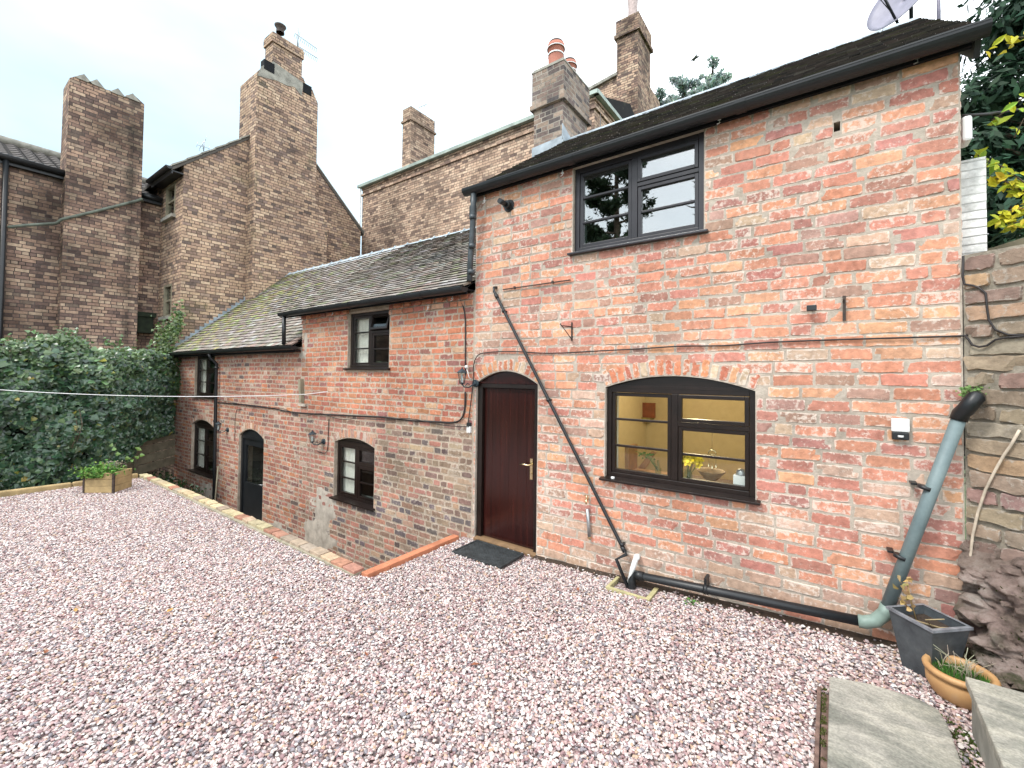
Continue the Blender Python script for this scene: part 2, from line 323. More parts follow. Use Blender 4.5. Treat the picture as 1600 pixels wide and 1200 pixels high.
# ------------------------------------------------------------------ brick geometry
def brick(mb,c,u,v,n,lu,lv,proud=.004,mi=0,colr=(.4,.2,.1),rg=None,wob=1.0,nu=6,nv=3):
    """one hand-made brick face standing proud of the mortar: worn outline, rounded edges"""
    rg=rg or rnd
    hu,hv=lu/2,lv/2; e=.0045
    e2=.017
    us=[-hu,-hu+e,-hu+e2]+[-hu+e2+(lu-2*e2)*i/(nu-1) for i in range(1,nu-1)]+[hu-e2,hu-e,hu]
    vs_=[-hv,-hv+e,-hv+e2]+[-hv+e2+(lv-2*e2)*i/(nv-1) for i in range(1,nv-1)]+[hv-e2,hv-e,hv]
    tilt=rg.uniform(-.0009,.0009)*wob; sk=rg.uniform(-.012,.012)*wob; sd=rg.uniform(0,100)
    P=[];NU=len(us);NV=len(vs_)
    ch=[rg.random()<.09 for _ in range(4)]; cr=rg.uniform(.01,.028)*wob
    for j,vv in enumerate(vs_):
        for i,uu in enumerate(us):
            edge=i in(0,NU-1) or j in(0,NV-1)
            w1=noise.noise(Vector((uu*14+sd,vv*14,0)));w2=noise.noise(Vector((uu*14,vv*14+sd,5)))
            d=-.003 if edge else max(.0012,proud+.0018*w1*wob)+tilt*(uu/hu)
            w3=noise.noise(Vector((uu*45+sd,vv*45,2))); w4=noise.noise(Vector((uu*45,vv*45+sd,7)))
            uu2=uu+(w2*.005+w3*.003)*wob; vv2=vv+(w1*.005+w4*.0035)*wob+sk*uu
            # softly rounded corners
            if abs(uu)>hu-.012 and abs(vv)>hv-.012 and not edge: d=min(d,.0005)
            # chipped corners
            for k,(su,sv) in enumerate(((-1,-1),(1,-1),(1,1),(-1,1))):
                if ch[k]:
                    q=(hu-su*uu)+(hv-sv*vv)*1.0
                    if q<cr*1.3: d=min(d,-.004)
            P.append(c+u*uu2+v*vv2+n*d)
    fs=[(j*NU+i,j*NU+i+1,(j+1)*NU+i+1,(j+1)*NU+i) for j in range(NV-1) for i in range(NU-1)]
    if u.cross(v).dot(n)<0: fs=[tuple(reversed(f_)) for f_ in fs]
    b0=len(mb.v); lm=rg.random()*.5
    for j in range(NV):
        for i in range(NU):
            k=b0+j*NU+i
            mb.al[k]=1.0 if (i in(0,NU-1) or j in(0,NV-1)) else (.55+lm if (i in(1,NU-2) or j in(1,NV-2)) else lm)
    mb.mesh(P,fs,mi,colr,False)
def hole_top(h,x):
    xa,xb,za,zb,rise=h[:5]; 
    if rise==0: return zb
    t=(x-(xa+xb)/2)/((xb-xa)/2); return zb+rise*max(0,1-t*t)
def course_spans(x0,x1,z,holes,ring):
    sp=[(x0,x1)]
    for h in holes:
        xa,xb,za,zb,rise=h[:5]; rr=ring if rise>0 else 0
        if z<za-.05 : continue
        if z<=(zb-.03 if rise else zb+.045) : cut=(xa,xb)
        else:
            # width where the arch (and its ring) covers this height
            if rise==0: continue
            hw=(xb-xa)/2+rr*.55; tot=rise+rr; zz=z-(zb)
            if zz>tot: continue
            q=1-max(0,zz)/tot
            hwz=hw*math.sqrt(max(0,q)); xm=(xa+xb)/2; cut=(xm-hwz,xm+hwz)
        ns=[]
        for a,b_ in sp:
            if cut[1]<=a or cut[0]>=b_: ns.append((a,b_)); continue
            if cut[0]>a: ns.append((a,cut[0]))
            if cut[1]<b_: ns.append((cut[1],b_))
        sp=ns
    return sp
def lay(mb,org,u,n,x0,x1,z0,z1,holes,pal,bl=.24,bh=.084,joint=.012,ring=.19,mi=0,header=.25,ztop=None,wob=1.0,proud=.0035,skip=0.0,seed=1,projf=None):
    rg=random.Random(seed); k=0; z=z0; Z=Vector((0,0,1))
    while z<z1-.03:
        zc=z+bh/2
        for (a,b_) in course_spans(x0,x1,zc,holes,ring):
            x=a-(rg.uniform(0,bl) if (k%2) else rg.uniform(0,bl)*.8)
            if abs(a-x0)<1e-6: x=a-(bl/2 if k%2 else 0)
            while x<b_:
                L_=bl*rg.uniform(.93,1.05) if rg.random()>header else bl*.5*rg.uniform(.95,1.15)
                l=max(x,a); r_=min(x+L_,b_)
                x+=L_
                if b_-x<.05: r_=b_; x=b_+1
                if r_-l<.035: continue
                if ztop and zc+bh*.4>ztop((l+r_)/2): continue
                if rg.random()<skip: continue
                wz=.006*wob*math.sin((l+r_)*.9+k*.3)+rg.uniform(-.002,.002)*wob
                cx=(l+r_)/2; pr=proud+rg.uniform(-.002,.003)*wob
                off=projf(cx,zc) if projf else 0
                jj=joint*rg.uniform(.8,1.5)
                big=(r_-l)>.16
                brick(mb,org+u*cx+Z*(zc+wz)+n*off,u,Z,n,r_-l-jj,bh-joint*rg.uniform(.75,1.35),pr,mi,pal(cx,zc,rg),rg,wob,6 if big else 3,2)
        z+=bh; k+=1
def arch_ring(mb,org,u,n,h,pal,h_=.2,w_=.078,mi=0,seed=3,proud=.005):
    xa,xb,za,zb,rise=h[:5]; rg=random.Random(seed); hw=(xb-xa)/2; xm=(xa+xb)/2
    Rr=(hw*hw+rise*rise)/(2*rise); cz=zb+rise-Rr; th=math.asin(hw/Rr); cnt=max(5,int(round(2*th*Rr/w_)))
    for i in range(cnt):
        a=-th+(i+.5)*2*th/cnt; rad=Vector((0,0,1))*math.cos(a)+u*math.sin(a); tan_=u*math.cos(a)-Vector((0,0,1))*math.sin(a)
        hh=h_*rg.uniform(.8,1.02)
        c=org+u*xm+Vector((0,0,cz))+rad*(Rr+hh/2+.004)
        brick(mb,c,tan_,rad,n,2*th*(Rr+.05)/cnt-.012,hh-.008,proud,mi,pal(xm,zb,rg),rg,1.0,2,4)
def skin(mb,x0,x1,z0,ztopf,holes,y,depth,mi=0,step=.25):
    """front face of a wall in the plane y, with holes and their reveals"""
    xs={x0,x1}
    x=x0
    while x<x1: xs.add(x); x+=step
    for h in holes:
        xs.add(h[0]);xs.add(h[1])
        if h[4]:
            for i in range(1,12): xs.add(h[0]+(h[1]-h[0])*i/12)
    xs=sorted(q for q in xs if x0<=q<=x1)
    for a,b_ in zip(xs[:-1],xs[1:]):
        if b_-a<1e-5: continue
        m2=(a+b_)/2; hs=sorted([h for h in holes if h[0]<=m2<=h[1]],key=lambda h:h[2])
        la=lb=z0
        for h in hs:
            ta,tb=hole_top(h,a),hole_top(h,b_)
            mb.quad([(a,y,la),(b_,y,lb),(b_,y,h[2]),(a,y,h[2])],mi)
            mb.quad([(a,y,h[2]),(b_,y,h[2]),(b_,y+depth,h[2]),(a,y+depth,h[2])],mi)
            mb.quad([(a,y,ta),(a,y+depth,ta),(b_,y+depth,tb),(b_,y,tb)],mi)
            la,lb=ta,tb
        mb.quad([(a,y,la),(b_,y,lb),(b_,y,ztopf(b_)),(a,y,ztopf(a))],mi)
    for h in holes:
        mb.quad([(h[0],y,h[2]),(h[0],y+depth,h[2]),(h[0],y+depth,h[3]),(h[0],y,h[3])],mi)
        mb.quad([(h[1],y,h[2]),(h[1],y,h[3]),(h[1],y+depth,h[3]),(h[1],y+depth,h[2])],mi)
# ------------------------------------------------------------------ palettes
def jit(c,rg,a=.12):
    k=1+rg.uniform(-a,a); return tuple(max(.01,x*k*(1+rg.uniform(-a*.4,a*.4))) for x in c)
def pick(rg,tab):
    r_=rg.random()*sum(t[0] for t in tab)
    for w_,c in tab:
        r_-=w_
        if r_<=0: return jit(c,rg)
    return jit(tab[-1][1],rg)
RED=[(3,(.62,.285,.185)),(3,(.57,.26,.18)),(2.6,(.50,.225,.17)),(1.5,(.43,.205,.165)),(1.8,(.64,.335,.205)),(1.3,(.55,.38,.28)),(1.6,(.43,.265,.205)),(.2,(.34,.22,.18))]
def pal_main(x,z,rg):
    if z<.55 and rg.random()<(.75 if x<-.6 and z<.4 else .45): return jit((.50,.335,.25),rg,.08)
    return pick(rg,RED)
def pal_wing(x,z,rg):
    if x<-7.6:
        return pick(rg,[(3,(.36,.16,.115)),(2,(.42,.2,.14)),(1,(.47,.2,.11)),(1,(.26,.13,.11)),(.8,(.45,.32,.25)),(.2,(.16,.12,.11))])
    if z>1.35:
        if x<-5.6 and False: pass
        return pick(rg,[(4,(.46,.18,.11)),(3,(.50,.22,.13)),(2,(.38,.14,.10)),(1,(.28,.13,.11)),(.7,(.5,.3,.2))])
    t=(x+6.0)/2.4
    if z<.35 and rg.random()<.16: return jit((.16,.13,.13),rg)
    if rg.random()<t: return pick(rg,[(3,(.27,.19,.14)),(2,(.33,.25,.18)),(2,(.22,.15,.12)),(1,(.4,.28,.19)),(.4,(.16,.13,.12)),(.5,(.42,.2,.14))])
    return pick(rg,[(3,(.42,.2,.15)),(2,(.36,.18,.14)),(2,(.30,.19,.14)),(1,(.45,.3,.22)),(.5,(.14,.1,.09))])
def pal_old(x,z,rg):
    return pick(rg,[(2,(.27,.21,.155)),(2,(.32,.25,.18)),(2,(.25,.17,.14)),(1,(.38,.25,.16)),(1,(.33,.29,.22)),(.3,(.09,.09,.10)),(1,(.30,.20,.17))])
def palarch_red(x,z,rg): return pick(rg,[(3,(.55,.22,.12)),(2,(.45,.16,.1)),(1,(.6,.32,.18)),(.6,(.55,.42,.3))])
def palarch_old(x,z,rg): return pick(rg,[(2,(.46,.24,.16)),(2,(.40,.25,.19)),(1.5,(.5,.38,.3)),(1,(.36,.16,.12))])
UX=Vector((1,0,0)); NY=Vector((0,-1,0)); O0=Vector((0,0,0))
# ------------------------------------------------------------------ ground
def gz(x,y): return max(0,x+2.8)*.045
mb=MB(); mb.quad([(-1500,-1500,-1.6),(1500,-1500,-1.6),(1500,1500,-1.6),(-1500,1500,-1.6)]); struct(mb.build('ground',M['grass']))
# gravel bed: a raised terrace with the sunken path cut out along the wing
mgb,nt,b=newmat('gravel_bed'); v=nt.nodes.new('ShaderNodeTexVoronoi'); v.inputs['Scale'].default_value=45; t=nt.nodes.new('ShaderNodeTexCoord'); nt.links.new(t.outputs['Object'],v.inputs['Vector'])
c=ramp(nt,v.outputs['Color'],[(.1,(.22,.13,.13)),(.4,(.5,.36,.35)),(.7,(.62,.54,.52)),(.95,(.35,.31,.33))]); c=mixc(nt,ramp(nt,v.outputs['Distance'],[(.3,0),(.75,.85)]),c,(.08,.06,.055))
nt.links.new(c,b.inputs['Base Color']); b.inputs['Roughness'].default_value=.8; bump(nt,b,v.outputs['Distance'],1,-.012)
GX0,GX1,GY0=-10.66,.78,-7.0
mb=MB(); xs=[GX0,-9,-7.5,-6,-4.9,-3.77,-2.8,-2,-1,0,GX1]; ys=[GY0,-5,-3.5,-2.2,-1.38,0]
for i in range(len(xs)-1):
    for j in range(len(ys)-1):
        a,b2,c0,c1=xs[i],xs[i+1],ys[j],ys[j+1]
        if j==len(ys)-2 and b2<=-3.76: continue
        mb.quad([(a,c0,gz(a,0)-.015),(b2,c0,gz(b2,0)-.015),(b2,c1,gz(b2,0)-.015),(a,c1,gz(a,0)-.015)])
gravel_bed=struct(mb.build('gravel_bed',mgb))
mb=MB(); mb.box(GX0,GX1,GY0,-1.45,-1.6,-.03); mb.box(-3.74,GX1,-1.45,-.02,-1.6,-.03)
struct(mb.build('terrace_bank',M['soil']))
mb=MB(); mb.box(GX1-.02,14,GY0,-.3,-1.6,gz(.7,0)-.02); mb.box(-30,30,-60,GY0-.01,-1.6,-.04)
struct(mb.build('garden_ground',M['grass']))
mb=MB(); mb.box(-14.2,-3.6,-1.5,.0,-1.595,-1.25); struct(mb.build('sunken_path',M['concrete']))
mb=MB(); mb.box(-16,GX0,-8,-1.5,-1.6,-.12); mb.box(-16,-11.6,-1.5,-.9,-1.6,-.7); struct(mb.build('planting_bed',M['soil']))
# ---- pebbles
mp_,nt,b=newmat('pebble'); oi=nt.nodes.new('ShaderNodeObjectInfo')
c=ramp(nt,oi.outputs['Random'],[(0,(0.594,0.508,0.481)),(.14,(0.464,0.313,0.297)),(.26,(0.670,0.616,0.583)),(.36,(0.302,0.189,0.194)),(.45,(0.518,0.389,0.367)),(.55,(0.734,0.702,0.680)),(.63,(0.238,0.216,0.232)),(.71,(0.454,0.378,0.383)),(.80,(0.626,0.529,0.475)),(.88,(0.464,0.324,0.232)),(.93,(0.356,0.265,0.254)),(1,(0.119,0.103,0.113))],'CONSTANT')
c=mixc(nt,.5,c,mixc(nt,1,c,ramp(nt,nzt(nt,60,4,.6),[(.3,.55),(.7,1.3)]),'MULTIPLY'))
nt.links.new(c,b.inputs['Base Color']); b.inputs['Roughness'].default_value=.55; b.inputs['Specular IOR Level'].default_value=.35
M['pebble']=mp_
def pebble_group(density,seed):
    ng=bpy.data.node_groups.new('scatter_pebbles','GeometryNodeTree')
    ng.interface.new_socket('Geometry',in_out='INPUT',socket_type='NodeSocketGeometry'); ng.interface.new_socket('Geometry',in_out='OUTPUT',socket_type='NodeSocketGeometry')
    n=ng.nodes.new; l=ng.links.new
    gi=n('NodeGroupInput'); go=n('NodeGroupOutput')
    dp=n('GeometryNodeDistributePointsOnFaces'); dp.inputs['Density'].default_value=density; pn=n('ShaderNodeTexNoise'); pn.inputs['Scale'].default_value=1.7; pn.inputs['Detail'].default_value=4; mr=n('ShaderNodeMapRange'); mr.inputs[1].default_value=.3; mr.inputs[2].default_value=.5; mr.inputs[3].default_value=.55; l(pn.outputs['Fac'],mr.inputs[0]); mu=n('ShaderNodeMath'); mu.operation='MULTIPLY'; mu.inputs[1].default_value=density; l(mr.outputs[0],mu.inputs[0]); l(mu.outputs[0],dp.inputs['Density']); dp.inputs['Seed'].default_value=seed
    l(gi.outputs[0],dp.inputs['Mesh'])
    jn=n('GeometryNodeJoinGeometry')
    for k,(sx,sy,sz) in enumerate(((1,.72,.5),(1,.85,.6),(.8,.75,.55),(1.15,.6,.42),(.95,.8,.45))):
        ic=n('GeometryNodeMeshIcoSphere'); ic.inputs['Radius'].default_value=1; ic.inputs['Subdivisions'].default_value=3
        pos=n('GeometryNodeInputPosition'); nt_=n('ShaderNodeTexNoise'); nt_.inputs['Scale'].default_value=.8; nt_.inputs['Detail'].default_value=1.5
        ad=n('ShaderNodeVectorMath'); ad.operation='ADD'; ad.inputs[1].default_value=(k*7.3,k*3.1,k); l(pos.outputs[0],ad.inputs[0]); l(ad.outputs[0],nt_.inputs['Vector'])
        sb=n('ShaderNodeVectorMath'); sb.operation='SUBTRACT'; sb.inputs[1].default_value=(.5,.5,.5); l(nt_.outputs['Color'],sb.inputs[0])
        sc_=n('ShaderNodeVectorMath'); sc_.operation='SCALE'; sc_.inputs['Scale'].default_value=1.5; l(sb.outputs[0],sc_.inputs[0])
        sp=n('GeometryNodeSetPosition'); l(ic.outputs['Mesh'],sp.inputs['Geometry']); l(sc_.outputs[0],sp.inputs['Offset'])
        tr=n('GeometryNodeTransform'); tr.inputs['Scale'].default_value=(sx,sy,sz); l(sp.outputs[0],tr.inputs['Geometry'])
        ss=n('GeometryNodeSetShadeSmooth'); l(tr.outputs[0],ss.inputs['Geometry'])
        sm=n('GeometryNodeSetMaterial'); sm.inputs['Material'].default_value=M['pebble']; l(ss.outputs[0],sm.inputs['Geometry'])
        g2=n('GeometryNodeGeometryToInstance'); l(sm.outputs[0],g2.inputs[0]); l(g2.outputs[0],jn.inputs[0])
    rv=n('FunctionNodeRandomValue'); rv.data_type='FLOAT_VECTOR'; rv.inputs[0].default_value=(-.5,-.5,0); rv.inputs[1].default_value=(.5,.5,6.283)
    rs=n('FunctionNodeRandomValue'); rs.data_type='FLOAT'; rs.inputs[2].default_value=.0065; rs.inputs[3].default_value=.0135; rs.inputs['Seed'].default_value=5
    rz=n('FunctionNodeRandomValue'); rz.data_type='FLOAT_VECTOR'; rz.inputs[0].default_value=(0,0,-.008); rz.inputs[1].default_value=(0,0,.012); rz.inputs['Seed'].default_value=9
    s0=n('GeometryNodeSetPosition'); l(dp.outputs['Points'],s0.inputs['Geometry']); l(rz.outputs[0],s0.inputs['Offset'])
    io=n('GeometryNodeInstanceOnPoints'); io.inputs['Pick Instance'].default_value=True
    l(s0.outputs[0],io.inputs['Points']); l(jn.outputs[0],io.inputs['Instance']); l(rv.outputs[0],io.inputs['Rotation']); l(rs.outputs[1],io.inputs['Scale'])
    l(io.outputs[0],go.inputs[0]); return ng
def gravel(name,xs,ys,skipf,density,seed,label=None):
    mb=MB()
    for i in range(len(xs)-1):
        for j in range(len(ys)-1):
            a,b2,c0,c1=xs[i],xs[i+1],ys[j],ys[j+1]
            if skipf(a,b2,c0,c1): continue
            mb.quad([(a,c0,gz(a,0)-.004),(b2,c0,gz(b2,0)-.004),(b2,c1,gz(b2,0)-.004),(a,c1,gz(a,0)-.004)])
    o=mb.build(name,M['pebble']); md=o.modifiers.new('scatter','NODES'); md.node_group=pebble_group(density,seed)
    tag(o,label,'gravel',kind='stuff'); return o
xs2=[GX0+.02,-9,-7.5,-6,-4.9,-3.70,-3.46,-2.75,-1.70,-1.27,-1,-.07,.5,GX1]
ys2=[-5.2,-4,-3.2,-2.4,-1.75,-.88,-.50,-.33,-.02]
def sk(a,b2,c0,c1):
    mx_,my_=(a+b2)/2,(c0+c1)/2
    if mx_<-3.7 and my_>-1.40: return True
    if -3.46<mx_<-2.75 and my_>-.5: return True
    if -1.70<mx_<-1.27 and my_>-.33: return True
    if -.07<mx_<.5 and my_<-.88: return True
    return False
# keep the strip up to the edging
ys2=[-5.2,-4,-3.2,-2.4,-1.75,-1.44,-.88,-.50,-.33,-.085]
gravel('gravel',xs2,ys2,sk,5600,3,'pink, plum and white pebble gravel covering the sloping yard')
gravel('scattered_gravel',[-3.4,-2.75,-1.72,-1.25,GX1],[-.085,-.01],lambda a,b2,c,d:(a>-1.73 and b2<-1.2) or a<-3.3 and b2<-2.9,900,8,'thin scatter of pebbles over bare soil along the foot of the orange wall')
mb=MB()
for i in range(30):
    a=-2.68+i*.115; b2=a+.115; mb.quad([(a,-.11,gz(a,0)+.001),(b2,-.11,gz(b2,0)+.001),(b2,0,gz(b2,0)+.012),(a,0,gz(a,0)+.012)])
struct(mb.build('soil_strip',M['soil']))
# ------------------------------------------------------------------ windows and doors
def window(parent,h,y=.045,pattern='cottage',mf=None,gl=None,sill=True,fw=.05,open_top=False,reveal=.0,label=None,deep=.0,bars=2):
    """h=(xa,xb,za,zb,rise).  window > arch_board, sash, pane, sill"""
    xa,xb,za,zb,rise=h[:5]; mf=mf or M['frame']; gl=gl or M['glass']
    mb=MB(); y1=y+.07
    mb.box(xa,xa+fw,y,y1,za,zb); mb.box(xb-fw,xb,y,y1,za,zb); mb.box(xa+fw,xb-fw,y,y1,za,za+fw); mb.box(xa+fw,xb-fw,y,y1,zb-fw,zb)
    xm=(xa+xb)/2; mb.box(xm-.03,xm+.03,y+.004,y1,za+fw,zb-fw)
    W=mb.build('window',mf,parent,bevel=.004,label=label)
    if rise:
        mb=MB(); n=14; pts=[(xa+.002,y+.012,zb+.002)]+[]; 
        top=[(xa+(xb-xa)*i/n,y+.012,zb+.002+rise*max(0,1-((i/n-.5)*2)**2)*1.02) for i in range(n,-1,-1)]
        mb.prism([(xa,y+.012,zb+.002),(xb,y+.012,zb+.002)]+top[1:-1],(0,.05,0)); mb.box(xa,xb,y-.004,y+.01,zb-.004,zb+.022)
        mb.build('arch_board',mf,W)
    ih=zb-za-2*fw; iz=za+fw
    # left light: fixed sash with two glazing bars ; right light: top vent and one bar
    def sash(a,b_,c,d,nb,nm='sash',yo=0,ww=.034,pts=None):
        m2=MB(); ya=y+.012+yo; yb=ya+.045
        m2.box(a,a+ww,ya,yb,c,d); m2.box(b_-ww,b_,ya,yb,c,d); m2.box(a+ww,b_-ww,ya,yb,c,c+ww); m2.box(a+ww,b_-ww,ya,yb,d-ww,d)
        for i in range(1,nb+1):
            zz=c+(d-c)*i/(nb+1); m2.box(a+ww,b_-ww,ya+.006,yb-.004,zz-.011,zz+.011)
        s=m2.build(nm,mf,W,bevel=.003)
        m3=MB(); yy=ya+.025; m3.box(a+ww*.5,b_-ww*.5,yy,yy+.006,c+ww*.5,d-ww*.5); g=m3.build('pane',gl,W)
        return s,g
    g=.003
    sash(xa+fw+g,xm-.03-g,iz+g,iz+ih-g,bars)
    tz=iz+ih*.655
    mb=MB(); mb.box(xm+.03,xb-fw,y+.004,y1,tz-.02,tz+.02); mb.build('transom',mf,W,bevel=.003)
    if open_top:
        sx0,sx1=xm+.03+g,xb-fw-g; s0,s1=tz+.02,iz+ih
        s,gp=sash(sx0,sx1,s0+g,s1-g,0,'open_vent')
        for o in (s,gp):
            for v in o.data.vertices:
                dz=s1-v.co.z; dy=v.co.y-(y+.012); a=R(16)
                v.co.y=(y+.012)-math.sin(a)*dz+math.cos(a)*dy-.01; v.co.z=s1-math.cos(a)*dz-math.sin(a)*dy
    else: sash(xm+.03+g,xb-fw-g,tz+.02+g,iz+ih-g,0,'top_vent',-.016)
    sash(xm+.03+g,xb-fw-g,iz+g,tz-.02-g,1)
    if sill:
        mb=MB(); mb.prism([(xa-.04,-.06,za-.03),(xa-.04,y+.03,za-.03),(xa-.04,y+.03,za+.012),(xa-.04,-.06,za-.008)],(xb-xa+.08,0,0)); mb.build('sill',mf,W,bevel=.004)
    return W
def room(parent,x0,x1,y0,y1,z0,z1,mat,h,name='interior_room',revealm=None):
    """real room behind the window: four walls, ceiling, floor, with the hole towards the window"""
    mb=MB()
    mb.quad([(x0,y1,z0),(x1,y1,z0),(x1,y1,z1),(x0,y1,z1)]); mb.quad([(x0,y0,z0),(x0,y1,z0),(x0,y1,z1),(x0,y0,z1)]); mb.quad([(x1,y0,z0),(x1,y0,z1),(x1,y1,z1),(x1,y1,z0)])
    mb.quad([(x0,y0,z1),(x0,y1,z1),(x1,y1,z1),(x1,y0,z1)]); mb.quad([(x0,y0,z0),(x1,y0,z0),(x1,y1,z0),(x0,y1,z0)])
    o=mb.build(name,mat,parent)
    # white plastered reveal and inner sill
    xa,xb,za,zb=h[:4]; mb=MB(); t=.02
    mb.box(xa,xa+t,.12,y0,za,zb); mb.box(xb-t,xb,.12,y0,za,zb); mb.box(xa+t,xb-t,.12,y0,zb-t,zb); mb.box(xa+t,xb-t,.12,y0,za,za+t)
    # inner face of the outer wall
    mb.box(x0,xa,y0-.01,y0,z0,z1); mb.box(xb,x1,y0-.01,y0,z0,z1); mb.box(xa,xb,y0-.01,y0,z0,za); mb.box(xa,xb,y0-.01,y0,zb,z1)
    mb.build('plaster_reveal',revealm or M['reveal'],parent); return o
H_DOOR=(-3.59,-2.68,-.02,1.93,.15); H_W1=(-1.86,-.51,1.01,1.92,.12); H_UP=(-2.25,-.92,3.36,4.285,0)
H_UM=(-6.34,-5.30,2.12,3.0,0); H_LM=(-6.66,-5.60,0.0,.90,.10); H_LD=(-10.20,-9.10,-1.25,.70,.16); H_LW=(-12.84,-11.50,-.38,.74,.14); H_LU=(-12.74,-11.56,1.44,2.42,0)
# ------------------------------------------------------------------ the cottage (right, tall)
COT=thing('brick_cottage','tall orange brick cottage with the dark red front door and the arched lit window','house',(-1.4,0,0))
XL,XR=-3.63,.73
mb=MB(); holesC=[H_DOOR,H_W1,H_UP,(.03,.07,3.955,4.03,0)]
skin(mb,XL,XR,-.6,lambda x:4.33,holesC,0,.26,0)
mb.quad([(XR,0,-.6),(XR,5.2,-.6),(XR,5.2,4.26),(XR,2.5,6.02),(XR,0,4.26)],0)
mb.quad([(XL,0,-.6),(XL,0,4.26),(XL,2.5,6.02),(XL,5.2,4.26),(XL,5.2,-.6)],0)
mb.quad([(XL,5.2,-.6),(XL,5.2,4.26),(XR,5.2,4.26),(XR,5.2,-.6)],0)
lay(mb,O0,UX,NY,XL,XR,-.17,4.325,holesC,pal_main,ztop=None,seed=11,mi=1,ring=.16,joint=.0115,wob=1.45,proud=.003,bl=.277,bh=.0972,header=.17)
arch_ring(mb,O0,UX,NY,H_DOOR,palarch_red,.15,.075,1,5); arch_ring(mb,O0,UX,NY,H_W1,palarch_red,.17,.075,1,6)
# side bricks round the right corner
lay(mb,Vector((XR,0,0)),Vector((0,1,0)),Vector((1,0,0)),0.0,1.2,2.8,4.2,[],pal_main,seed=12,mi=1)
mb.build('wall',[M['mortar'],M['brick']],COT)
window(COT,H_W1,.04,mf=M['frame'],label='arched window with yellow lit room behind'); window(COT,H_UP,.04,mf=M['frame_up'],gl=M['glass_up'],fw=.055,label='grey upstairs window reflecting trees')
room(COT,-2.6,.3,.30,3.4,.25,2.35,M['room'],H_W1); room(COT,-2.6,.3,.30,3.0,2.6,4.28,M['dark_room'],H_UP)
# front door
xa,xb,za,zb,rise=H_DOOR; mb=MB(); fw=.075; y=.03
mb.box(xa,xa+fw,y,y+.1,za,zb-.002); mb.box(xb-fw*.8,xb,y,y+.1,za,zb-.002); mb.box(xa+fw,xb-fw*.8,y,y+.1,zb-.055,zb-.002)
DR=mb.build('door_frame',M['frame'],COT,bevel=.004)
mb=MB(); n=14; top=[(xa+(xb-xa)*i/n,y+.02,zb+rise*max(0,1-((i/n-.5)*2)**2)*1.02) for i in range(n,-1,-1)]
mb.prism([(xa,y+.02,zb),(xb,y+.02,zb)]+top[1:-1],(0,.05,0)); mb.box(xa,xb,y-.006,y+.018,zb-.003,zb+.02); mb.build('arch_board',M['door'],DR)
mb=MB(); dx0,dx1=xa+fw+.004,xb-fw*.8-.004; nb=6; bw_=(dx1-dx0)/nb
for i in range(nb): mb.box(dx0+i*bw_+.0007,dx0+(i+1)*bw_-.0007,y+.045,y+.09,.035,zb-.06)
mb.box(dx0,dx1,y+.06,y+.095,.03,zb-.058)
LEAF=mb.build('door',M['door'],COT,bevel=.0015)
mb=MB(); hx=dx1-.055; mb.box(hx-.018,hx+.018,y+.035,y+.045,.83,1.07)
mb.tube([(hx,y+.04,1.0),(hx,y-.005,1.0),(hx-.02,y-.02,1.0),(hx-.07,y-.022,1.004),(hx-.12,y-.02,.998)],.009,8); mb.tube([(hx,y+.036,.9),(hx,y+.025,.9)],.012,8); mb.build('door_handle',M['chrome'],LEAF)
mb=MB(); mb.prism([(xa,-.02,-.03),(xa,.16,-.03),(xa,.16,.03),(xa,.03,.028),(xa,-.02,.012)],(xb-xa,0,0)); mb.build('threshold',plain('worn_oak_threshold',(.20,.12,.06),.6),DR)
mb=MB(); mb.quad([(xa,.2,-.02),(xb,.2,-.02),(xb,.2,2.1),(xa,.2,2.1)]); mb.build('hallway',M['core'],COT)
# eaves: fascia, soffit, gutter
def gutter_mb(mb,x0,x1,y,z,r=.06,seg=10):
    # half-round trough with thickness and end caps
    for (ra,fl) in ((r,1),(r-.006,-1)):
        for k in range(seg):
            a0=math.pi+math.pi*k/seg; a1=math.pi+math.pi*(k+1)/seg
            p=lambda x,a:(x,y+ra*math.cos(a),z+ra*math.sin(a))
            q=[p(x0,a0),p(x1,a0),p(x1,a1),p(x0,a1)]
            mb.quad(q if fl>0 else list(reversed(q)),0,None,True)
    for x,s in ((x0,-1),(x1,1)):
        mb.prism([(x,y+r*math.cos(math.pi+math.pi*k/seg),z+r*math.sin(math.pi+math.pi*k/seg)) for k in range(seg+1)],(s*.006,0,0))
    mb.box(x0,x1,y-r-.003,y-r+.006,z-.003,z+.008)
def gutter(parent,x0,x1,y,z,r,joints=()):
    mb=MB(); gutter_mb(mb,x0,x1,y,z,r)
    for j in joints:
        for k in range(10):
            a0=math.pi+math.pi*k/10; a1=math.pi+math.pi*(k+1)/10; rr=r+.007
            mb.quad([(j-.04,y+rr*math.cos(a0),z+rr*math.sin(a0)),(j+.04,y+rr*math.cos(a0),z+rr*math.sin(a0)),(j+.04,y+rr*math.cos(a1),z+rr*math.sin(a1)),(j-.04,y+rr*math.cos(a1),z+rr*math.sin(a1))],0,None,True)
    return mb.build('gutter',M['plastic'],parent)
gutter(COT,-3.70,.84,-.135,4.335,.068,(-2.2,-.6))
mb=MB(); mb.box(XL-.04,XR+.05,-.065,-.03,4.272,4.37); mb.box(XL-.04,XR+.05,-.03,-.012,4.30,4.36); mb.build('fascia',M['fascia'],COT)
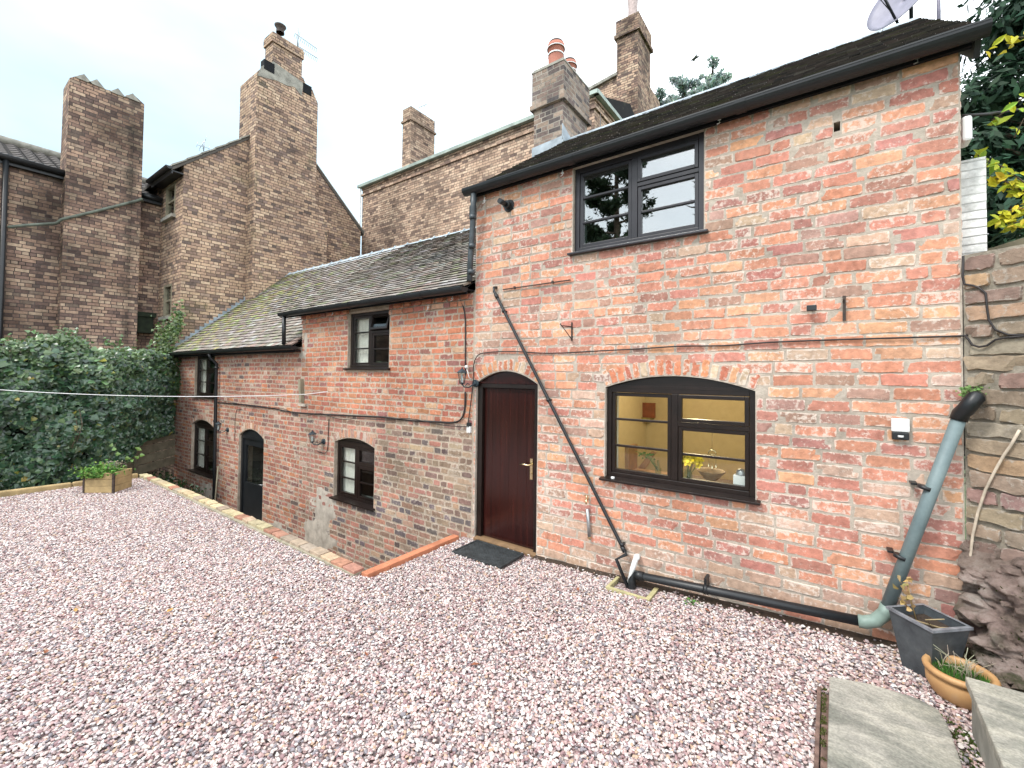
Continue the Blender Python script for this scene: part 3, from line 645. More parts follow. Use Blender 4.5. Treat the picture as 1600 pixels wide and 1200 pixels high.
# tiled roofs
def tiled(mb,x0,x1,ye,ze,yr,zr,wt,ex,pal,seed,th=.013,sag=.0):
    rg=random.Random(seed); sl=Vector((0,yr-ye,zr-ze)); Ls=sl.length; s=sl/Ls; n=Vector((0,-s.z,s.y)); rows=int(Ls/ex)+1
    for r_ in range(rows):
        off=(wt/2 if r_%2 else 0); x=x0-off; d0=r_*ex
        while x<x1:
            a=max(x,x0); b_=min(x+wt,x1); x+=wt
            if b_-a<.02: continue
            a+=.0015+rg.uniform(0,.001); b_-=.0015
            top=min(d0+ex*1.25,Ls+.01)
            if top-d0<.02: continue
            up=.026+rg.uniform(-.004,.006); ti=rg.uniform(-.003,.003)
            sg=-sag*math.sin((a-x0)/(x1-x0)*math.pi)*math.sin(min(1,d0/Ls)*math.pi)
            base=Vector((0,ye,ze))+n*sg; dj=rg.uniform(-.006,.006)
            p0=base+s*(d0+dj)+n*up; p1=base+s*top+n*.002
            c=pal((a+b_)/2,d0/Ls,rg)
            A=Vector((a,0,0));B=Vector((b_,0,0)); t=n*th
            vs=[A+p0+n*ti,B+p0-n*ti,B+p1,A+p1,A+p0+t+n*ti,B+p0+t-n*ti,B+p1+t,A+p1+t]
            mb.mesh(vs,[(4,5,6,7),(1,2,6,5),(3,0,4,7)],0,c); mb.mesh([vs[0],vs[1],vs[5],vs[4]],[(0,1,2,3)],0,tuple(q*.3 for q in c))
    # underlay
    u=n*-.01
    mb.quad([Vector((x0,ye,ze))+u,Vector((x1,ye,ze))+u,Vector((x1,yr,zr))+u,Vector((x0,yr,zr))+u],0,(.03,.03,.03))
def pal_dark(x,t,rg): return pick(rg,[(3,(.13,.11,.095)),(2,(.17,.14,.12)),(1,(.09,.085,.08)),(.8,(.16,.16,.09)),(.5,(.24,.22,.19))])
M['tile_dark']=attr_mat('dark_mossy_tile',.9,.6,10,.6,.005,moss=(.10,.10,.05))
mb=MB(); tiled(mb,XL-.02,XR+.10,-.10,4.335,2.45,6.10,.165,.10,pal_dark,31)
tiled(mb,XL-.02,XR+.10,5.3,4.2,2.47,6.10,.165,.10,pal_dark,32)
for f_ in mb.f[-2:]: pass
ROOF=mb.build('roof',M['tile_dark'],COT)
mb=MB(); n_=int((XR-XL+.1)/.32)
for i in range(n_+1):
    x=XL-.02+i*.32; mb.prism([(x,2.31,6.04),(x,2.45,6.165),(x,2.59,6.04)],(min(.312,XR+.1-x),0,0),0)
mb.build('ridge_tiles',M['lead'],ROOF)
mb=MB(); # mortared verge strip along the right gable end and underside
mb.prism([(XR+.06,-.08,4.30),(XR+.06,2.45,6.07),(XR+.06,2.45,5.95),(XR+.06,-.02,4.2)],(.03,0,0)); mb.build('verge',M['frame_up'],ROOF); mb=MB(); mb.prism([(XL-.04,-.08,4.30),(XL-.04,2.45,6.07),(XL-.04,2.45,5.95),(XL-.04,-.02,4.2)],(.03,0,0)); mb.build('verge',M['frame_up'],ROOF)
# downpipe on the corner, spilling into the wing gutter
mb=MB(); mb.tube([(-3.56,-.135,4.27),(-3.57,-.13,4.1),(-3.60,-.10,3.9),(-3.63,-.10,3.5),(-3.64,-.10,3.2)],.036,10)
for z in (4.2,3.98,3.62,3.3): mb.tube([(-3.575-.02*(4.2-z),-.12,z-.02),(-3.578-.02*(4.2-z),-.12,z+.03)],.043,10)
mb.build('downpipe',M['greypipe_dark'] if 'greypipe_dark' in M else plain('dark_grey_downpipe',(.05,.062,.07),.45,var=.3),COT)
# the two-pot stack at the left end of its roof
mb=MB(); cx0,cx1,cy0,cy1=-4.27,-3.63,2.2,3.18
mb.box(cx0+.03,cx1-.03,cy0+.03,cy1-.03,4.6,6.72); mb.box(cx0-.03,cx1+.03,cy0-.03,cy1+.03,6.72,6.80); mb.box(cx0,cx1,cy0,cy1,6.80,7.38)
ST=mb.build('chimney',M['brick_stack'],COT)
mb=MB(); mb.box(cx0-.01,cx1+.01,cy0-.01,cy1+.01,7.38,7.41); mb.prism([(cx0+.02,cy0+.02,7.41),(cx1-.02,cy0+.02,7.41),(cx1-.02,cy1-.02,7.41),(cx0+.02,cy1-.02,7.41)],(0,0,.04)); mb.build('mortar_cap',M['lime'],ST)
mb=MB(); mb.prism([(cx1-.025,2.2,6.05),(cx1-.025,3.1,5.7),(cx1-.025,3.1,5.95),(cx1-.025,2.2,6.3)],(.012,0,0)); mb.prism([(cx0,2.225,6.06),(cx1,2.225,6.10),(cx1,2.225,5.9),(cx0,2.225,5.9)],(0,-.012,0)); mb.build('lead_flashing',M['lead'],ST)
for (px_,py_,zh,sc_) in ((-3.95,2.48,.52,1.05),(-3.92,2.92,.44,.95)):
    mb=MB(); r_=.135*sc_; mb.lathe([(r_*.95,0),(r_*.97,zh*.5),(r_*1.0,zh*.86),(r_*1.12,zh*.87),(r_*1.12,zh*.92),(r_*1.04,zh*.93),(r_*1.06,zh),(r_*.85,zh),(r_*.8,zh*.6)],(px_,py_,7.42),20)
    P_=mb.build('chimney_pot',M['pot'],ST); mb=MB(); mb.lathe([(r_*1.03,zh*.60),(r_*1.04,zh*.60),(r_*1.04,zh*.65),(r_*1.03,zh*.65)],(px_,py_,7.42),20); mb.lathe([(r_*1.12,zh*.84),(r_*1.15,zh*.84),(r_*1.15,zh*.87),(r_*1.12,zh*.87)],(px_,py_,7.42),20); mb.build('pale_band',M['white'],P_)
    mb=MB(); mb.lathe([(r_*.8,zh-.04),(r_*1.0,zh+.02),(r_*.9,zh+.045),(.01,zh+.06)],(px_,py_,7.42),20); mb.build('rain_cap',M['iron'],P_)
# ------------------------------------------------------------------ the wing (left, lower)
WG=thing('cottage_wing','long low brick cottage wing with mossy tiled roof, lower than the orange cottage','house',(-9,0,-1.25))
WL=-13.98; SX=-7.75
holesW=[H_UM,H_LM,H_LD,H_LW,H_LU]
mb=MB(); zt=lambda x: 3.10 if x>SX-1e-4 else 2.50
skin(mb,WL,SX,-1.6,lambda x:2.50,[h for h in holesW if h[1]<SX],0,.28); skin(mb,SX,XL,-1.6,lambda x:3.10,[h for h in holesW if h[0]>SX],0,.28)
mb.quad([(SX,0,2.45),(SX,0,3.1),(SX,2.6,5.0),(SX,2.6,4.8)]); mb.quad([(WL,5.4,-1.6),(WL,5.4,2.5),(XL,5.4,3.1),(XL,5.4,-1.6)])
pf=lambda x,z:(.022 if z>2.86 and x>SX else 0)
lay(mb,O0,UX,NY,WL,SX,-1.3,2.48,holesW,pal_wing,seed=21,mi=1,ring=.15,joint=.013,header=.45,skip=.0)
lay(mb,O0,UX,NY,SX,XL-.01,-1.3,3.08,holesW,pal_wing,seed=22,mi=1,ring=.15,joint=.0135,header=.45,projf=pf)
for h in (H_LM,H_LD,H_LW): arch_ring(mb,O0,UX,NY,h,palarch_old,.15,.078,1,int(h[0]*-10))
# dentil bricks under the eaves
x=SX+.05
rg=random.Random(4)
while x<XL-.15:
    if not (H_UM[0]-.05<x<H_UM[1]+.02):
        mb.box(x,x+.105,-.055,-.012,3.0,3.075,1,pal_wing(x,3,rg))
    x+=.215
WALLW=mb.build('wall',[M['mortar_wing'],M['brick_wing']],WG)
mb=MB() # patch of rough render low on the wall and a pale patch by the eaves step
def blob(mb,cx,cz,rx,rz,seed,th=.016):
    rg=random.Random(seed); n=22; c=Vector((cx,-th,cz)); ring=[]; r2=[]
    for k in range(n):
        a=2*math.pi*k/n; q=1+rg.uniform(-.25,.25); ring.append(Vector((cx+rx*q*math.cos(a),.0,cz+rz*q*math.sin(a)))); r2.append(Vector((cx+rx*q*.85*math.cos(a),-th,cz+rz*q*.85*math.sin(a))))
    vs=[c]+r2+ring; fs=[(0,1+(k+1)%n,1+k)[::-1] for k in range(n)]+[(1+k,1+(k+1)%n,1+n+(k+1)%n,1+n+k)[::-1] for k in range(n)]
    mb.mesh(vs,[tuple(reversed(f)) for f in fs],0,None,True)
for a_ in ((-6.95,-.25,.42,.34,1,.006),(-7.1,-.8,.5,.35,2,.007),(-7.7,2.35,.12,.10,3,.006),(-7.62,2.6,.07,.2,4,.006),(-8.4,-1.0,.45,.22,6,.006),(-11.8,-.75,.6,.22,7,.006)):
    mb=MB(); blob(mb,*a_); mb.build('render_patch',M['render_grey'],WALLW)
window(WG,H_UM,.05,mf=M['frame'],open_top=True,label='small upper window with its top vent pushed open'); window(WG,H_LM,.06,mf=M['frame']); window(WG,H_LW,.06,mf=M['frame']); window(WG,H_LU,.05,mf=M['frame'])
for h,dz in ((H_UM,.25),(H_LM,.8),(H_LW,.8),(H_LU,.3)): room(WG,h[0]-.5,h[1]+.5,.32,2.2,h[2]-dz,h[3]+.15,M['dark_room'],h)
for h in (H_UM,H_LM,H_LW,H_LU):
    xa,xb,za,zb=h[:4]; w_=(xb-xa)*.40; m3=MB(); n=16
    for k in range(n):
        a=xa+.04+w_*k/n; b2=xa+.04+w_*(k+1)/n; fa=.016*math.sin(k*1.9); fb=.016*math.sin((k+1)*1.9)
        m3.quad([(a,.155+fa,za+.03),(b2,.155+fb,za+.03),(b2,.155+fb,zb-.03),(a,.155+fa,zb-.03)],0,None,True)
    m3.build('curtain',M['curtain'],WG)
# lower door: open dark recess with glazed door
xa,xb,za,zb,rise=H_LD; mb=MB(); y=.045
mb.box(xa,xa+.07,y,y+.09,za,zb); mb.box(xb-.07,xb,y,y+.09,za,zb); mb.box(xa+.07,xb-.07,y,y+.09,zb-.06,zb)
n=14; top=[(xa+(xb-xa)*i/n,y,zb+.001+rise*max(0,1-((i/n-.5)*2)**2)*1.02) for i in range(n,-1,-1)]
mb.prism([(xa,y,zb+.001),(xb,y,zb+.001)]+top[1:-1],(0,.05,0)); DF=mb.build('door_frame',M['plastic'],WG)
mb=MB(); a0,a1=xa+.07,xb-.07; mb.box(a0,a0+.09,y+.03,y+.08,za,zb-.06); mb.box(a1-.09,a1,y+.03,y+.08,za,zb-.06); mb.box(a0+.09,a1-.09,y+.03,y+.08,za,-.28); mb.box(a0+.09,a1-.09,y+.03,y+.08,zb-.2,zb-.06)
D2=mb.build('door',M['plastic'],WG); mb=MB(); mb.box(a0+.08,a1-.08,y+.05,y+.056,-.29,zb-.19); mb.build('pane',M['glass'],D2)
mb=MB(); mb.tube([(a1-.04,y+.03,-.22),(a1-.04,y-.02,-.22),(a1-.13,y-.025,-.22)],.011,8); mb.build('door_handle',M['steel'],D2)
mb=MB(); mb.quad([(xa,.9,za),(xb,.9,za),(xb,.9,1),(xa,.9,1)]); mb.quad([(xa-.0,.28,za),(xa-.0,.9,za),(xa-.0,.9,1),(xa-.0,.28,1)]); mb.quad([(xb,.28,za),(xb,.28,1),(xb,.9,1),(xb,.9,za)]); mb.box(xa,xb,.28,.9,.9,.92); mb.build('hallway',M['dark_room'],WG)
# roofs
def pal_tile(x,t,rg):
    m_=max(0,min(1,(-10.2-x)/3.2)); 
    if rg.random()<m_*.55: return jit((.27,.27,.13),rg,.3)
    return pick(rg,[(3,(.25,.215,.185)),(2,(.29,.26,.23)),(2,(.20,.175,.15)),(1,(.34,.32,.30)),(.7,(.21,.215,.14)),(.8,(.26,.20,.165))])
M['tile_wing']=attr_mat('weathered_clay_tile',.85,.55,12,.5,.004,moss=(.15,.16,.08))
EYL,EZL,EYR,EZR=-.17,2.50,-.17,3.10; RY,RZ=2.67,5.05
mb=MB(); tiled(mb,WL+.03,SX+.0,EYL,EZL,RY,RZ,.165,.112,pal_tile,41,sag=.05,th=.026); tiled(mb,SX-.32,XL-.02,EYR,EZR,RY,RZ,.165,.112,pal_tile,42,sag=.05,th=.026)
mb.quad([(SX-.32,EYR,EZR),(SX-.32,RY,RZ),(SX-.32,RY,RZ-.05),(SX-.32,EYR,EZR-.06)],0,(.1,.09,.08))
mb.quad([(WL,RY,RZ),(XL,RY,RZ),(XL,5.45,3.0),(WL,5.45,3.0)],0,(.12,.11,.1))
WR=mb.build('roof',M['tile_wing'],WG)
M['blue_ridge']=plain('blue_grey_ridge_clay',(.36,.42,.46),.5,var=.3,scale=5)
mb=MB(); x=WL+.05
while x<XL-.1:
    L_=min(.45,XL-.02-x); z0=RZ+.005
    mb.prism([(x,RY-.15,z0-.10),(x,RY,z0+.055),(x,RY+.15,z0-.10),(x,RY+.13,z0-.11),(x,RY,z0+.03),(x,RY-.13,z0-.11)],(L_-.006,0,0))
    mb.prism([(x,RY-.165,z0-.10),(x,RY,z0+.085),(x,RY+.165,z0-.10),(x,RY,z0+.05)],(.035,0,0)); x+=.45
mb.build('ridge_tiles',M['blue_ridge'],WR)
mb=MB(); n=26 # stepped lead up the gable wall of the neighbour
for i in range(n):
    t0=i/n; t1=(i+1)/n; y0=EYL+(RY-EYL)*t0; y1=EYL+(RY-EYL)*t1; za_=EZL+(RZ-EZL)*t0; zb_=EZL+(RZ-EZL)*t1
    mb.prism([(WL+.012,y0,za_),(WL+.012,y1,zb_),(WL+.012,y1,zb_+.09),(WL+.012,y0+.0,zb_+.09)],(.008,0,0))
mb.prism([(WL+.02,EYL,EZL+.045),(WL+.02,RY,RZ+.045),(WL+.14,RY,RZ+.03),(WL+.14,EYL,EZL+.03)],(0,-.003,.006)); mb.build('lead_flashing',M['lead'],WR)
gutter(WG,-13.9,SX+.12,-.21,2.50,.062,(-11.9,-9.6)); gutter(WG,-8.12,-3.63,-.21,3.105,.062,(-6.0,-4.4))
mb=MB(); mb.box(WL+.03,SX,-.16,-.13,2.40,2.52); mb.box(WL+.03,SX,-.13,0,2.42,2.44); mb.box(SX-.3,XL-.01,-.16,-.135,3.03,3.12);mb.box(SX-.3,XL-.01,-.135,0,3.085,3.1); mb.build('fascia',M['fascia'],WG)
mb=MB(); mb.tube([(-8.0,-.21,3.05),(-8.0,-.2,2.54)],.034,10); mb.build('downpipe',M['plastic'],WG)
mb=MB(); mb.tube([(-11.30,-.21,2.44),(-11.30,-.19,2.36),(-11.28,-.07,2.22),(-11.24,-.065,0),(-11.22,-.065,-1.2)],.034,10)
for z in (2.1,.9,-.2): mb.tube([(-11.27,-.066,z),(-11.27,-.066,z+.05)],.041,10)
mb.build('downpipe',M['plastic'],WG)
# ------------------------------------------------------------------ gable house
GH=thing('gable_house','tall tan brick gable house with stepped chimney breast standing over the mossy wing roof','house',(-16,2.7,-1.6))
mb=MB(); gx=WL; gy0,gy1=.03,5.5
prof=[(gx,gy0,-1.6),(gx,gy1,-1.6),(gx,gy1,7.32),(gx,2.69,9.90),(gx,gy0,7.63)]
hgu=(-15.30,-14.55,6.35,7.25,0); hgl=(-15.25,-14.62,3.55,4.45,0)
mb.quad(prof); mb.quad([(-21,)+p[1:] for p in reversed(prof)])
skin(mb,-21,gx,-1.6,lambda x:7.6,[hgu,hgl],gy0,.2,0,1.5); mb.quad([(gx,gy1,-1.6),(-21,gy1,-1.6),(-21,gy1,7.3),(gx,gy1,7.3)])
GW=mb.build('wall',M['brick_gable'],GH)
for h in (hgu,hgl):
    mb=MB(); xa,xb,za,zb=h[:4]; t=.06
    mb.box(xa,xa+t,gy0-.01,gy0+.1,za,zb); mb.box(xb-t,xb,gy0-.01,gy0+.1,za,zb); mb.box(xa+t,xb-t,gy0-.01,gy0+.1,zb-t,zb); mb.box(xa+t,xb-t,gy0-.01,gy0+.1,za,za+t); mb.box(xa+t,xb-t,gy0+.02,gy0+.07,(za+zb)/2-.02,(za+zb)/2+.03)
    Wn=mb.build('window',M['timber_grey'],GH); mb=MB(); mb.box(xa+t,xb-t,gy0+.05,gy0+.056,za+t,zb-t); mb.build('pane',M['glass'],Wn)
    mb=MB(); mb.box(xa-.06,xb+.06,gy0-.10,gy0+.03,za-.09,za); mb.build('sill',M['lime'],Wn)
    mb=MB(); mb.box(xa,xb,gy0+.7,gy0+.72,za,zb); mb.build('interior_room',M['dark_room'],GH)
mb=MB() # roof slabs
for (ya,za,yb,zb) in ((gy0-.28,7.40,2.69,10.0),(gy1+.12,7.25,2.69,10.0)):
    mb.prism([(gx+.03,ya,za),(gx+.03,yb,zb),(gx+.03,yb,zb-.09),(gx+.03,ya,za-.09)],(-7,0,0),0,(.1,.09,.08))
RF=mb.build('roof',M['tile_dark'],GH)
mb=MB() # verge of pale edge tiles, uneven steps
for k in range(9):
    t0=k/9;t1=(k+1)/9; ya=gy0-.28+(2.69-gy0+.28)*t0; yb=gy0-.28+(2.69-gy0+.28)*t1+.02; za=7.40+2.6*t0+.02; zb=7.40+2.6*t1+.02
    mb.prism([(gx+.06,ya,za),(gx+.06,yb,zb),(gx+.06,yb,zb+.035),(gx+.06,ya,za+.05)],(-.26,0,0))
mb.prism([(gx+.05,gy1+.12,7.26),(gx+.05,2.69,10.01),(gx+.05,2.69,10.05),(gx+.05,gy1+.12,7.30)],(-.2,0,0)); mb.build('verge',M['lime'],RF)
mb=MB(); gutter_mb(mb,-15.6,gx+.04,gy0-.33,7.40,.07); mb.box(-15.6,gx,gy0-.27,gy0-.24,7.24,7.42); mb.box(-15.6,gx,gy0-.24,gy0,7.3,7.33); mb.build('gutter',M['plastic'],GH)
# chimney breast and stack (outer face x=-13.55)
bx=-13.56
def G(u,v): p=at(u,v,0,bx); return (p.y,p.z)
yl=G(397,300)[0]; yr_=G(495,240)[0]
def poly(pts): return [(bx,)+q for q in pts]
ztl=G(400,112)[1]
pr=[(yl,1.5),(yr_+.42,1.5),(yr_+.42,G(506,345)[1]),(yr_+.0,G(496,318)[1]),(yr_,G(494,160)[1]),(G(488,152)[0],G(488,140)[1]),(G(478,138)[0],G(478,132)[1]),(G(474,128)[0],G(474,122)[1]),(G(427,92)[0],G(427,92)[1]),(G(415,97)[0],G(412,99)[1]),(yl,ztl)]
mb=MB(); mb.prism(poly(pr),(-1.1,0,0)); CB=mb.build('chimney',M['brick_gable'],GH)
sy0,sy1=G(427,60)[0],G(473,80)[0]; sz1=G(427,50)[1]
mb=MB(); mb.box(bx-.02,bx-.50,sy0,sy1,10.2,sz1-.28); mb.box(bx+.02,bx-.54,sy0-.04,sy1+.04,sz1-.28,sz1-.04); mb.box(bx-.0,bx-.52,sy0-.02,sy1+.02,sz1-.04,sz1+.02)
mb.build('chimney_stack',M['brick_gable'],CB)
mb=MB(); p=at(438,46,0,bx-.25); mb.lathe([(.12,-.12),(.11,.0),(.15,.06),(.17,.10),(.05,.16),(0.001,.16)],(bx-.25,p.y,p.z),14); mb.build('chimney_pot',M['iron'],CB)
mb=MB(); q=G(421,104); mb.box(bx+.02,bx-.2,q[0]-.16,q[0]+.14,q[1]-.16,q[1]+.14); mb.build('vent_block',M['fascia'],CB); mb=MB(); q=G(479,137); mb.box(bx+.02,bx-.2,q[0]-.12,q[0]+.16,q[1]-.2,q[1]+.10); mb.build('vent_block',M['fascia'],CB)
mb=MB() # sloping mortar shoulder
mb.prism([(bx+.012,G(u,v)[0],G(u,v)[1]) for u,v in ((402,118),(415,122),(432,126),(448,134),(460,136),(471,150),(474,130),(427,96),(408,104))],(-.02,0,0)); mb.build('mortar_shoulder',M['lime'],CB)
# ------------------------------------------------------------------ left house
LH=thing('left_house','dark brick house on the far left with a ragged-topped broad chimney breast above the ivy','house',(-18,-4,-1.6))
lx=-15.68
mb=MB(); mb.box(-22,lx,-9,gy0-.002,-1.6,6.92); mb.box(lx,lx+.12,-9,-2.95,-1.6,6.9); mb.build('wall',M['brick_left'],LH)
cxp=lx+.34
def Lp(u,v): p=at(u,v,0,cxp); return (p.y,p.z)
ya,yb=Lp(100,300)[0],Lp(220,300)[0]
topz=[Lp(110,122)[1],Lp(132,118)[1],Lp(139,127)[1],Lp(152,127)[1],Lp(160,138)[1],Lp(175,142)[1],Lp(184,140)[1],Lp(194,152)[1],Lp(200,150)[1],Lp(208,147)[1],Lp(225,163)[1]]
us=[108,127,140,148,161,175,184,195,197,208,226]
pr=[(cxp,ya-.02,-1.6),(cxp,yb,-1.6)]+[(cxp,Lp(u_,150)[0],z_) for u_,z_ in reversed(list(zip(us,topz)))]
mb=MB(); mb.prism(pr,(-.75,0,0)); LC=mb.build('chimney',M['brick_left'],LH)
mb=MB()
for u_,v_ in ((131,118),(151,126),(184,140),(207,148)):
    y_,z_=Lp(u_,v_); mb.prism([(cxp+.03,y_-.16,z_-.14),(cxp+.03,y_,z_+.03),(cxp+.03,y_+.16,z_-.14)],(-.8,0,0))
mb.build('ridge_coping',M['lime'],LC)
# pantiled roof
mb=MB(); nr,nc=9,150; y0,y1=-9.2,.35
for r_ in range(nr):
    x0r=lx+.12-.30*r_; x1r=x0r-.33; zr=7.0+.14*r_
    for k in range(nc):
        a=y0+(y1-y0)*k/nc; b_=y0+(y1-y0)*(k+1)/nc; wv=lambda q:.035*math.sin(q*2*math.pi/.27)
        mb.quad([(x0r,a,zr+wv(a)),(x0r,b_,zr+wv(b_)),(x1r,b_,zr+.155+wv(b_)-.02),(x1r,a,zr+.155+wv(a)-.02)],0,(.085,.075,.07),True)
        mb.quad([(x0r,a,zr+wv(a)-.03),(x0r,b_,zr+wv(b_)-.03),(x0r,b_,zr+wv(b_)),(x0r,a,zr+wv(a))],0,(.03,.03,.03))
LR=mb.build('roof',M['tile_dark'],LH)
mb=MB(); xr=lx+.12-.3*nr; mb.tube([(xr,y0,8.28),(xr,y1,8.28)],.13,8); mb.build('ridge_tiles',M['lime'],LR)
mb=MB(); mb.tube([(lx+.20,-9,6.96),(lx+.20,-1.98,6.96)],.075,8); mb.box(lx+.0,lx+.14,-9,-1.98,6.82,6.95); mb.tube([(lx+.18,-.47,6.94),(lx+.18,-.02,6.94)],.07,8); mb.box(lx,lx+.14,-.47,0,6.8,6.93); mb.build('gutter',M['plastic'],LH)
mb=MB(); p0=at(9,262,0,lx+.19); mb.tube([(lx+.19,p0.y,6.9),(lx+.19,p0.y,-1.2)],.05,8); mb.build('downpipe',M['plastic'],LH)
mb=MB(); xx=cxp+.06; pts=[(217,313),(150,330),(96,343)]; P_=[at(u_,v_,0,xx) for u_,v_ in pts]; q=at(88,349,0,lx+.2); P_.append(q); P_+=[at(40,352,0,lx+.19),at(12,355,0,lx+.19)]
mb.tube([p for p in P_],.035,8); mb.tube([(lx+.15,-.45,6.75),tuple(P_[0]+Vector((0,.05,.05))),tuple(P_[0])],.04,8); mb.build('waste_pipe',plain('mossy_grey_pipe',(.13,.15,.12),.7,var=.4,scale=6),LH)
mb=MB(); p=at(215,495,0,lx+.02); mb.box(lx,lx+.32,p.y-.35,-.1,p.z+.0,p.z+.12); mb.box(lx,lx+.28,p.y-.1,-.15,p.z-.45,p.z); mb.build('lean_to_ledge',M['core'],LH)
# ------------------------------------------------------------------ long rear building
LB=thing('long_rear_building','long tan brick building with a pale gutter line rising behind the wing roof','house',(-9,7.5,-1.6))
mb=MB(); lyy=5.75; mb.box(-14.28,-4.75,lyy,10.2,-1.6,8.95); mb.box(-14.34,-4.70,lyy-.045,10.2,8.73,8.79); mb.box(-14.31,-4.72,lyy-.022,10.2,8.95,9.02); mb.build('wall',M['brick_long'],LB)
mb=MB(); mb.box(-14.42,-4.62,lyy-.14,lyy-.02,9.03,9.13); mb.box(-4.74,-4.60,lyy-.1,10.2,9.03,9.13); mb.build('gutter',plain('pale_green_gutter',(.30,.36,.32),.6,var=.3,scale=4),LB)
mb=MB(); mb.prism([(-14.4,lyy-.05,9.05),(-14.4,8,10.0),(-14.4,10.3,9.05)],(9.7,0,0)); mb.build('roof',M['tile_dark'],LB)
mb=MB(); p=at(960,200,0,-4.66); mb.tube([(-4.64,9.3,9.05),(-4.64,9.3,7.8)],.05,8); mb.build('downpipe',M['white'],LB); mb=MB(); mb.tube([(-14.33,lyy-.08,9.0),(-14.33,lyy-.08,3)],.05,8); mb.build('downpipe',M['white'],LB)
def C2(u,v): return at(u,v,1,6.4)
a=C2(629,200); b_=C2(641,200); zt_=C2(641,166).z
mb=MB(); mb.box(a.x,b_.x+.02,6.4,7.6,8.6,zt_-.52); mb.box(a.x-.05,b_.x+.07,6.35,7.65,zt_-.52,zt_-.45); mb.box(a.x,b_.x+.02,6.4,7.6,zt_-.45,zt_); mb.build('chimney',M['brick_long'],LB)
# ------------------------------------------------------------------ rear block with the tall stack
RB=thing('rear_block','far brick gable with a very tall chimney behind the two-pot stack','house',(-6,10,-1.6))
def C3(u,v): return at(u,v,1,10.3)
a=C3(915,135); b_=C3(982,112)
mb=MB(); zA=a.z; zB=b_.z; mb.prism([(a.x-1.5,10.3,-1.6),(b_.x+.3,10.3,-1.6),(b_.x+.3,10.3,zB+.1),(a.x-1.5,10.3,zA-.5)],(0,2.5,0)); mb.build('wall',M['brick_long'],RB)
mb=MB(); mb.prism([(a.x-1.5,10.2,zA-.48),(b_.x,10.2,zB+.05),(b_.x,10.2,zB+.16),(a.x-1.5,10.2,zA-.37)],(0,2.6,0)); mb.build('verge',M['lime'],RB)
c0=at(964,60,1,9.9); c1=at(997,40,1,9.9); zt_=at(998,18,1,9.9).z; sdp=1.25
mb=MB(); mb.box(c0.x,c1.x,9.9,9.9+sdp,4,zt_-.62); mb.box(c0.x-.08,c1.x+.08,9.82,9.98+sdp,zt_-.62,zt_-.5); mb.box(c0.x-.03,c1.x+.03,9.87,9.93+sdp,zt_-.5,zt_)
RC=mb.build('chimney',M['brick_left'],RB)
mb=MB(); p=at(988,0,1,10.2); mb.lathe([(.17,0),(.16,.5),(.18,.8)],(p.x,10.25,zt_),14); mb.build('chimney_pot',plain('buff_pot',(.5,.4,.38),.8),RC)
# ------------------------------------------------------------------ old boundary wall on the right
BW=thing('boundary_wall','rough old brick and stone wall joining the right corner of the cottage','wall',(1.6,-.5,.1))
du=Vector((.855,-.518,0)).normalized(); dn=Vector((-.518,-.855,0)).normalized(); ob=Vector((.735,.0,0))
mb=MB(); mb.obox(ob-dn*.35,du*3.6,dn*.35,Vector((0,0,2.88)))
lay(mb,ob,du,dn,0.0,3.5,.75,2.9,[],pal_old,bl=.31,bh=.112,joint=.016,seed=52,mi=1,header=.35,wob=2.6,proud=.02)
mb.build('wall',[M['mortar_old'],M['brick_old']],BW)
# rock outcrop the wall is founded on
m_,nt,b=newmat('pink_rock'); c=ramp(nt,nzt(nt,5,8,.7),[(.34,(.18,.125,.105)),(.46,(.40,.29,.25)),(.56,(.52,.41,.36)),(.68,(.62,.55,.49))]); mf_=ramp(nt,nzt(nt,3.2,6,.7),[(.44,0),(.56,1)])
sp=nt.nodes.new('ShaderNodeSeparateXYZ'); nt.links.new(nt.nodes['GEO'].outputs['Object'],sp.inputs[0]); zr=ramp(nt,sp.outputs[2],[(.25,1),(.75,.25)]); mf2=mixc(nt,1,mf_,zr,'MULTIPLY')
c=mixc(nt,mf2,c,(.055,.065,.018)); nt.links.new(c,b.inputs['Base Color']); b.inputs['Roughness'].default_value=.95; bump(nt,b,nzt(nt,26,9,.8),1,.05); M['rock']=m_
mb=MB(); nu,nv=230,100; vs=[]
for j in range(nv+1):
    for i in range(nu+1):
        u_=3.6*i/nu; z=-.15+1.12*j/nv
        q=Vector((u_*1.6,z*2.2,3)); bulge=(.10+.20*max(0,1-z/1.1)+.08*min(1,u_))*min(1,(u_+.06)/.3)*min(1,(.98-z)/.2)
        d=bulge*(.7+.6*noise.fractal(q,1,2,5))+.07*noise.fractal(q*3.5,1,2,5)+.09*abs(noise.noise(q*5.5))-.05*abs(noise.noise(q*13))+.13*noise.voronoi(q*1.6)[0][0]+.10*noise.voronoi(q*3.7)[0][0]+.035*noise.voronoi(q*11)[0][0]-.11
        if j==nv: d=-.03
        p=ob+du*u_+dn*d; vs.append((p.x,p.y,z+.05*noise.noise(q*2)))
mb.mesh(vs,[(j*(nu+1)+i,j*(nu+1)+i+1,(j+1)*(nu+1)+i+1,(j+1)*(nu+1)+i) for j in range(nv) for i in range(nu)],0,None,True)
rg=random.Random(77); t_=(1+5**.5)/2
ICO=[Vector(v).normalized() for v in ((-1,t_,0),(1,t_,0),(-1,-t_,0),(1,-t_,0),(0,-1,t_),(0,1,t_),(0,-1,-t_),(0,1,-t_),(t_,0,-1),(t_,0,1),(-t_,0,-1),(-t_,0,1))]
IF=[(0,11,5),(0,5,1),(0,1,7),(0,7,10),(0,10,11),(1,5,9),(5,11,4),(11,10,2),(10,7,6),(7,1,8),(3,9,4),(3,4,2),(3,2,6),(3,6,8),(3,8,9),(4,9,5),(2,4,11),(6,2,10),(8,6,7),(9,8,1)]
